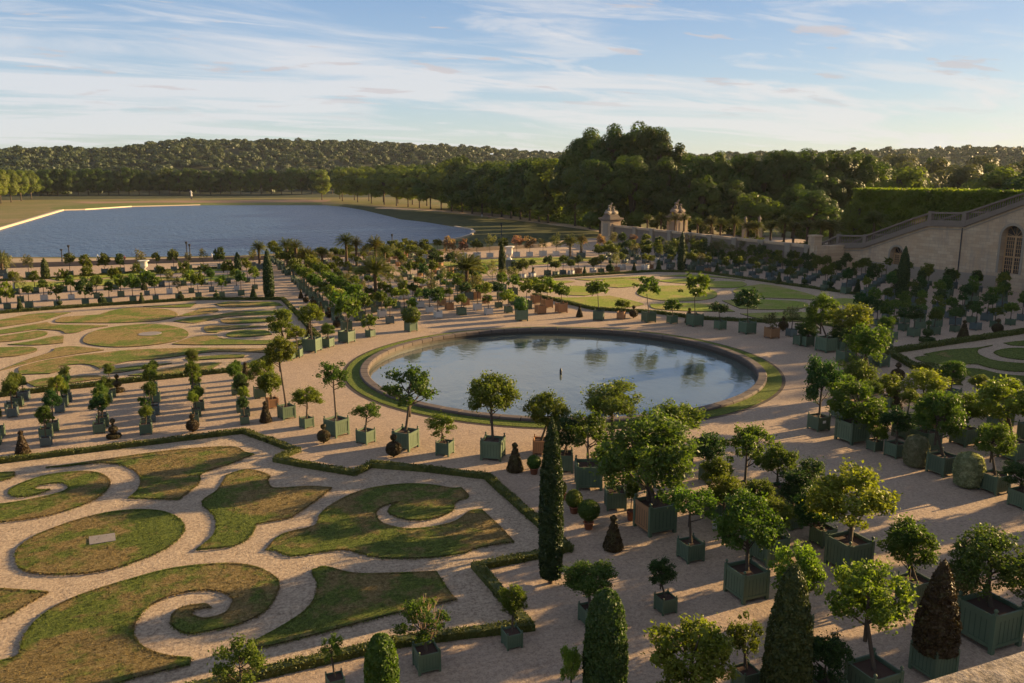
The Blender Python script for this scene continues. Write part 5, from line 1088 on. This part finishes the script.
for a in [(62.5, 262, 249, 'left of the two close lamp posts before the lake'), (70, 262, 245, 'right and taller of the two close lamp posts before the lake'), (187.5, 260, 241.5, 'dark lamp post before the lake, left of a pair standing together'), (190.5, 260, 244, 'thinner lamp post of the pair standing together before the lake'), (392.5, 252, 234, 'lamp post before the lake above the wide palm'), (407, 249, 238, 'short lamp post before the lake right of the wide palm'), (501.5, 246, 223, 'lamp post on the dark grass above the small column'), (116, 262, 257.5, 'short post on the sandy bank before the lake')]: lamp(*a)
def person(px, py, z, h, label, m):
    P = g(px, py, z); mb = MB(); root = empty('person', P)
    mb.tube([(-.09, 0, 0), (-.10, .02, .45), (-.07, 0, .85)], [.06, .075, .10], 8); mb.tube([(.12, .08, 0), (.10, -.02, .45), (.07, 0, .85)], [.06, .075, .10], 8)
    mb.tube([(0, 0, .82), (0, 0, 1.05), (0, 0, 1.35), (0, 0, 1.47), (0, 0, 1.52), (0, 0, 1.6), (0, 0, 1.7), (0, 0, 1.76)], [.16, .15, .19, .12, .055, .095, .09, .02], 10)
    mb.tube([(-.19, 0, 1.4), (-.26, 0, 1.12), (-.25, -.08, .88)], [.055, .045, .03], 6); mb.tube([(.19, 0, 1.4), (.26, 0, 1.12), (.25, .06, .88)], [.055, .045, .03], 6)
    mb.obj('body', [m], root); uniq(label, root); tag(root, label, 'person', 'people by the lake'); return root
M_w = simple('white_cloth', (.75, .75, .72), (.6, .6, .58), 5, .8, .1); M_r = simple('red_cloth', (.35, .06, .05), (.2, .05, .05), 5, .8, .1)
for a in [(98, 261, 'person in pale clothes walking on the sandy bank, left one of two', M_w), (101, 261.4, 'person standing just right of the pale walker on the bank', M_cloth), (125, 262.5, 'person in red sitting on the bank right of the walkers', M_r), (212, 259.5, 'person in dark clothes near the pair of lamp posts', M_cloth), (482, 217, 'person in white far off on the path under the dark trees', M_w), (489, 218, 'person far off on the path right of the one in white', M_r)]:
    person(a[0], a[1], -3, 1.75, a[2], a[3])
# balustrade on the edge towards the lake
mb = strip([(-75, 194.6), (-30, 193.2), (14, 190.6), (60, 190.4), (90, 197.5), (112, 213.5)], .5, 0.0, .95); o = mb.obj('parapet_wall', [M_oldstone]); tag(o, 'low dark stone parapet closing the garden towards the lake', 'parapet wall')
# parapet of the viewer's own terrace
cn = [atdepth(870, 700, 2.6), atdepth(1030, 650, 2.9)]
a, b = g(915, 685, 16.4), g(1034, 648, 16.4); d = (b-a); d.z = 0; d.normalize(); nn = Vector((d.y, -d.x, 0)); zt = (a.z+b.z)/2
mb = MB(); p0 = a-d*1.2; p1 = b+d*3
vs = [p0, p1, p1+nn*.8, p0+nn*.8]; mb.prism([(v.x, v.y) for v in vs], zt-.22, zt)
def cop_b(t, o):
    k = T(t); f = k.noise(9, 7, .75); f2 = k.noise(38, 5, .7); c = k.ramp(f, (.40, (.05, .042, .035)), (.5, (.22, .17, .125)), (.62, (.40, .32, .23))); c = k.mix(.35, c, k.ramp(f2, (.4, (.1, .08, .06)), (.6, (.6, .5, .4)))); k.pbr(o, c, .9, k.bump(f, .9, .03, k.bump(f2, .5, .01)), .15)
o = mb.obj('parapet_coping', [mat('lichened_coping', cop_b)]); tag(o, 'lichen-stained stone parapet coping in the bottom right corner, close to the viewer', 'parapet')
mb = MB(); q = [v for v in vs]; q = [p0+nn*.1, p1+nn*.1, p1+nn*.7, p0+nn*.7]; mb.prism([(v.x, v.y) for v in q], 0, zt-.22); o = mb.obj('terrace_wall', [M_ashlar]); tag(o, 'terrace wall below the parapet coping in the bottom right corner', 'wall')

# ------------------------------------------------------------------ large trees
BIG = {}
def bigcrown(key, m, seeds, n, size, k, **kw):
    BIG[key] = [crown_mesh(key+'_crown', m, 100+s, k=k, n=n, size=size, aspect=.6, **kw)[0] for s in seeds]
bigcrown('plane', M_plane, (1, 2, 3), 26000, .038, 80, rmin=.45, rmax=.82, cr=.25, low=-.98, flat=1.6, outw=.75, stray=.0)
bigcrown('bank', M_plane, (4, 5, 6), 9000, .052, 50, rmin=.4, rmax=.80, cr=.27, low=-.95, flat=1.25, outw=.75, stray=.0)
bigcrown('sunny', M_plane_l, (7, 8), 9000, .052, 50, rmin=.4, rmax=.80, cr=.27, low=-.95, flat=1.25, outw=.75, stray=.0)
bigcrown('olive', M_olive, (9, 10, 11), 7000, .052, 40, rmin=.4, rmax=.80, cr=.27, low=-.8, outw=.75, stray=.0)
mbt = MB(); mbt.tube([(0, 0, 0), (0, 0, .08), (0, 0, .5), (0, 0, 1)], [1.5, 1.05, .85, .5], 8)
for a in (0.4, 2.3, 4.4): mbt.tube([(0, 0, .55), (2.5*math.cos(a), 2.5*math.sin(a), .75), (6*math.cos(a), 6*math.sin(a), 1.0)], [.45, .35, .12], 5)
BT = mbt.mesh('trunk', M_bark)
def bigtree(P, h, r, key, label, cat, group, low=.12, tr=.45, name='large_tree'):
    FZ = {'plane': 1.55, 'bank': 1.25, 'sunny': 1.25, 'olive': 1}[key]
    root = empty(name, P); link('trunk', BT, root, sc=(tr, tr, h*.72)); cz = h*(1-low)/2; z = h*low+cz; r = r*1.3
    link('crown', BIG[key][random.randrange(99) % len(BIG[key])], root, (0, 0, z), (0, 0, random.uniform(0, 6.28)), (r, r, cz/FZ)); uniq(label, root); tag(root, label, cat, group); return root
def tree_px(px, by, yt, wpx, key, label, cat, group, z=-3, low=.12, **k):
    P = g(px, by, z); D = depth(P); h = (CH-z)*(by-yt)/(by-178)*1.0; bigtree(P, h, wpx/2*D/F, key, label, cat, group, low, **k)
# the great planes behind the gate piers
gp = 'great plane trees behind the gate piers'
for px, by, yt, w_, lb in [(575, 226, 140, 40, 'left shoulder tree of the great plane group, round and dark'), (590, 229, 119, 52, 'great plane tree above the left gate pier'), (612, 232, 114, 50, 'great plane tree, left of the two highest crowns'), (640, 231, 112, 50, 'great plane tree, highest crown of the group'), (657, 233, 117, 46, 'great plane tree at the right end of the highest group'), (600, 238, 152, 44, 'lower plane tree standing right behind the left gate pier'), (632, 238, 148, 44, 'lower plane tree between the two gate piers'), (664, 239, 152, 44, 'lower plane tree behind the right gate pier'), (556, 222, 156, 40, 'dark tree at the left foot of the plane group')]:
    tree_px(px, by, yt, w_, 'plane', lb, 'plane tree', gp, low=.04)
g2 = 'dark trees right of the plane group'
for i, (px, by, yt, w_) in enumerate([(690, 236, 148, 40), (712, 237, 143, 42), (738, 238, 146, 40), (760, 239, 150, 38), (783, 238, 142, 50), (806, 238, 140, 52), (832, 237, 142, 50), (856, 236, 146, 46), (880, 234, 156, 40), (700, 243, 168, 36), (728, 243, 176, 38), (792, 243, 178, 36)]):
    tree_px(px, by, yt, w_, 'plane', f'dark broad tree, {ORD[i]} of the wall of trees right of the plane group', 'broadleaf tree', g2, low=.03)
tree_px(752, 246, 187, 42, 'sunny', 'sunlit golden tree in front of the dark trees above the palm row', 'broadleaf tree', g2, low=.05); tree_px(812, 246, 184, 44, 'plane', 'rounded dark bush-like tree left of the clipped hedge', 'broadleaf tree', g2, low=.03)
# right bank avenue
g3 = 'avenue trees along the right bank of the lake'; n = 0
NB = 21
for i in range(NB):
    t = i/(NB-1); q = t**.8
    px = 322+(548-322)*q; by = 200+(223-200)*q**1.25; yt = 166-(166-152)*q**2.2; w_ = 15+26*q
    if 446 < px < 470: yt = 152
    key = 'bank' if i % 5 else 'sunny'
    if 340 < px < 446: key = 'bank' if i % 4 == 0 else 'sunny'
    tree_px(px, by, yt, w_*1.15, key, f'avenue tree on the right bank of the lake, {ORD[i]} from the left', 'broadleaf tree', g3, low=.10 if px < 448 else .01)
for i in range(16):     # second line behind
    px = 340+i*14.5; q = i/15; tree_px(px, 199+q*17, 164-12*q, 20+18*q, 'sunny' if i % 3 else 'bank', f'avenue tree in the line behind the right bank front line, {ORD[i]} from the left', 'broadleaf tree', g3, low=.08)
def undergrowth():
    rs = np.random.RandomState(6); Cs = []
    pts = [g(px, by, -3) for px, by in ((446, 208.5), (480, 212), (515, 216.5), (550, 222), (575, 226), (600, 231))]
    for a, b in zip(pts[:-1], pts[1:]):
        ln = (b-a).length; n = int(ln*90); t = rs.uniform(size=n); q = unit(rs.normal(size=(n, 3))); k = np.floor(t*ln/4)
        h = 5.5+1.8*np.sin(k*2.7); C = np.array(a)+(np.array(b)-np.array(a))*t[:, None]+q*np.stack([np.full(n, 2.6), np.full(n, 2.6), h], 1); C[:, 2] = -3+np.abs(C[:, 2]+3); C[:, 0] += 5; C[:, 1] += 4; Cs.append(np.concatenate([C, q], 1))
    A = np.concatenate(Cs); return quads_mesh('undergrowth', leaves(A[:, :3], A[:, 3:], .55, .6, .6, rs)[0], M_plane)
tag(link('undergrowth', undergrowth()), 'dark undergrowth beneath the avenue trees right of the lake', 'undergrowth', kind='stuff')
# left bank avenue, in full sun
g4 = 'sunlit clipped avenue trees left of the lake'
for i in range(13):
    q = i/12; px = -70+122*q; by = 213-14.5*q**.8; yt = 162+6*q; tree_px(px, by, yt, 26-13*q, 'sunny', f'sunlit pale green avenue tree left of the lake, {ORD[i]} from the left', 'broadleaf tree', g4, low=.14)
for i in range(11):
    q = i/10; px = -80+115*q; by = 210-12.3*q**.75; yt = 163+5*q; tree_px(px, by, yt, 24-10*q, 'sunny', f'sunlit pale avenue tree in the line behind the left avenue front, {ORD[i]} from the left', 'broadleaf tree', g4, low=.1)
# dark line of trees at the head of the lake
g5 = 'dark trees lining the head of the lake'
for i in range(30):
    px = 36+i*10.2; P = dirat(px, 965, 0); P.z = terr(P.x, P.y)-.3; D = depth(P); yt = 166.5+1.2*math.sin(i*1.9); h = CH-(yt-178)*D/F*1.0-P.z; bigtree(P, h, 8.2+1.2*math.sin(i*2.3), 'bank', f'dark tree at the head of the lake, {ORD[i]} from the left', 'broadleaf tree', g5, .02)
# olive woods right
g6 = 'pale trees beyond the clipped hedge'
for i in range(24):
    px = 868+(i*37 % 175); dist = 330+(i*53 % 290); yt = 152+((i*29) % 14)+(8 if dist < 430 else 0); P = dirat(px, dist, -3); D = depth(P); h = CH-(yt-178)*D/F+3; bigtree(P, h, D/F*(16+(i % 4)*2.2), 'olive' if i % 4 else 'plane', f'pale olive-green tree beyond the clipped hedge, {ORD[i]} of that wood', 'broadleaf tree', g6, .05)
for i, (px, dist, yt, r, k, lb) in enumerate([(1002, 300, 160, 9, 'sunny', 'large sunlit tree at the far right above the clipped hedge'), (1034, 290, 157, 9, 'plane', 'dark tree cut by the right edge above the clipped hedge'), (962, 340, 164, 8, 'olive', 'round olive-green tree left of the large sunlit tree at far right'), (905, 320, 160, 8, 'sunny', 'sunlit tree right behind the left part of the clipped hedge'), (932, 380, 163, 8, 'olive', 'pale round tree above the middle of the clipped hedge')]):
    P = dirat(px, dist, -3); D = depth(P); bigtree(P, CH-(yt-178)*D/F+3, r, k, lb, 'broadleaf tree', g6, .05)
for px, X, h, lb in ((856, 143, 14.5, 'leafy tree hiding the left end of the clipped hedge'), (880, 144, 12, 'lit bushy tree between the hedge and the golden palm')):
    d = ray(px, 225); P = CAM+d*(X/d.x); P.z = 0; bigtree(P, h, 3.6, 'sunny', lb, 'broadleaf tree', None, .05, tr=.25)
# ------------------------------------------------------------------ clipped high hedge above the stair
def tallhedge(X, y0, y1, ztop, zb, th, label, m=M_plane, dens=9):
    mb = MB(); mb.box(X+.3, X+th-.3, y0, y1, zb, ztop-.25); rs = np.random.RandomState(4); n = int((y1-y0)*((ztop-zb)*2+th)*dens); q = rs.uniform(0, (ztop-zb)*2+th, n); H_ = ztop-zb
    y = rs.uniform(y0, y1, n); x = np.where(q < H_, X, np.where(q < H_+th, X+q-H_, X+th)); z = np.where(q < H_, zb+q, np.where(q < H_+th, ztop, ztop-(q-H_-th)))
    lump = .9*np.sin(y*.8+np.sin(z*.9)*1.5)*np.sin(z*1.1+y*.3); x = x+np.where(q < H_, -1, 1)*np.where((q >= H_) & (q < H_+th), 0, 1)*(lump-.0)+rs.normal(0, .12, n); z = z+rs.normal(0, .1, n)
    nx = np.where(q < H_, -1, np.where(q < H_+th, 0, 1)); nz = np.where((q >= H_) & (q < H_+th), 1, 0)
    v, f = leaves(np.stack([x, y, z], 1), np.stack([nx, np.zeros(n), nz], 1), .42, .6, .25, rs)
    nc = int((y1-y0)*H_*.22); mm = 90; c = np.stack([np.full(nc, X)+rs.uniform(-.9, .5, nc), rs.uniform(y0, y1, nc), zb+H_*rs.uniform(.05, .97, nc)], 1); R_ = rs.uniform(.7, 2.1, nc); d = unit(rs.normal(size=(nc*mm, 3))); C2 = np.repeat(c, mm, 0)+d*np.repeat(R_, mm)[:, None]*np.array([.7, 1, 1]); C2[:, 2] = np.minimum(C2[:, 2], ztop+.1+.5*np.repeat(rs.uniform(size=nc)**3, mm))
    v2, _ = leaves(C2, d, .30, .6, .5, rs); v = np.concatenate([v, v2]); f = np.arange(len(v)).reshape(-1, 4); o = link('clipped_hedge', np_mesh('clipped_hedge', [(v, f, 0), (mb.v, mb.f, 0)], m)); tag(o, label, 'hedge'); return o
XH = 150; y1 = onX(852, 195, XH).y; zt = onX(900, 190, XH).z
tallhedge(XH, 78, y1, zt, 0, 7, 'high flat-topped clipped hedge behind the stair balustrade, sunlit along its top', M_plane_l)
# trees west of the stair, partly out of view; they shade the right of the garden
g7 = 'trees on the height right of the stair'
for i, (X, Y, h, r) in enumerate([(170, 104, 27, 7), (171, 95, 30.5, 7), (170, 86, 31.5, 7), (171, 77, 32, 7), (170, 68, 32, 7), (171, 60, 32, 6.5), (172, 114, 24, 7), (172, 124, 20, 7), (170, 51, 32, 5.5), (171, 41, 29, 3.5), (171, 31, 28.5, 3)]):
    bigtree(Vector((X, Y, 0)), h, r, 'bank', f'tall tree on the height right of the stair, {ORD[i]} from the stair head', 'broadleaf tree', g7, .05)
# ------------------------------------------------------------------ air
mb = MB(); mb.box(-2500, 2600, -300, 2600, -9, 95); hm = bpy.data.materials.new('haze'); hm.use_nodes = True; hn = hm.node_tree; hn.nodes.clear(); ho = hn.nodes.new('ShaderNodeOutputMaterial'); pv = hn.nodes.new('ShaderNodeVolumePrincipled')
pv.inputs['Color'].default_value = (.80, .87, 1, 1); pv.inputs['Density'].default_value = .00003; pv.inputs['Anisotropy'].default_value = .25; hn.links.new(pv.outputs[0], ho.inputs['Volume']); tag(mb.obj('haze', [hm]), kind='stuff')
# ------------------------------------------------------------------ far woodland on the hills, one mass
def woodland():
    rs = np.random.RandomState(3); Cs = []; Ns = []; S = []
    nt_ = 7500
    for i in range(nt_):
        px = rs.uniform(-120, 1150); q = rs.uniform(); dist = 980+900*q**.9
        if False: continue
        P = dirat(px, dist, 0); z0 = terr(P.x, P.y); R = rs.uniform(4.5, 9.5); h = rs.uniform(6, 13); m = 70
        if rs.uniform() < .1: h += 4
        d = unit(rs.normal(size=(m, 3))); d[:, 2] = np.abs(d[:, 2])*1.0-.15; c = np.array([P.x, P.y, z0+h-R*.6])+d*np.array([R, R, R*.75])*rs.uniform(.75, 1.05, (m, 1)); Cs.append(c); Ns.append(d)
    C = np.concatenate(Cs); Nn = np.concatenate(Ns); v, f = leaves(C, Nn, 2.1, .75, .65, rs); return quads_mesh('woodland', v, M_wood_far)
o = link('woodland', woodland()); tag(o, 'dark wooded hills along the horizon behind the lake', 'woodland', kind='stuff')

# ------------------------------------------------------------------ past three hundred orange trees: the ones that show smallest become one mass
allt = sorted([o for o in bpy.data.objects if o.name.startswith('boxed_orange_tree')], key=lambda o: math.hypot(o.location.x, o.location.y))
rest = allt[298:]; print('orange trees', len(allt), 'massed', len(rest))
if rest:
    bpy.context.view_layer.update(); V_ = []; LV = []; MI = []; mats = []; off = 0
    for root in rest:
        for c in root.children:
            me = c.data; nv = len(me.vertices); co = np.empty(nv*3, 'f'); me.vertices.foreach_get('co', co); co = co.reshape(-1, 3); M = np.array(root.matrix_world @ c.matrix_local); co = co @ M[:3, :3].T+M[:3, 3]
            li = np.empty(len(me.loops), 'i'); me.loops.foreach_get('vertex_index', li); lt = np.empty(len(me.polygons), 'i'); me.polygons.foreach_get('loop_total', lt); mi = np.empty(len(me.polygons), 'i'); me.polygons.foreach_get('material_index', mi); mp2 = []
            for m in me.materials:
                if m.name not in mats: mats.append(m.name)
                mp2.append(mats.index(m.name))
            V_.append(co); LV.append((li+off, lt, np.array(mp2)[mi])); off += nv
    me = bpy.data.meshes.new('far_boxed_trees'); V_ = np.concatenate(V_); li = np.concatenate([a[0] for a in LV]); lt = np.concatenate([a[1] for a in LV]); mi = np.concatenate([a[2] for a in LV])
    me.vertices.add(len(V_)); me.vertices.foreach_set('co', V_.ravel()); me.loops.add(len(li)); me.loops.foreach_set('vertex_index', li); me.polygons.add(len(lt)); me.polygons.foreach_set('loop_start', np.concatenate([[0], np.cumsum(lt)[:-1]]).astype('i')); me.polygons.foreach_set('loop_total', lt)
    for m in mats: me.materials.append(bpy.data.materials[m])
    me.polygons.foreach_set('material_index', mi); me.update(calc_edges=True); o = link('far_boxed_trees', me); tag(o, 'farthest boxed orange trees in ranks at the back of the garden', 'orange trees', kind='stuff')
    for root in rest:
        for c in list(root.children):
            for d_ in list(c.children): bpy.data.objects.remove(d_)
            bpy.data.objects.remove(c)
        bpy.data.objects.remove(root)
print('objects', len(bpy.data.objects), 'labels', len(LABELS))
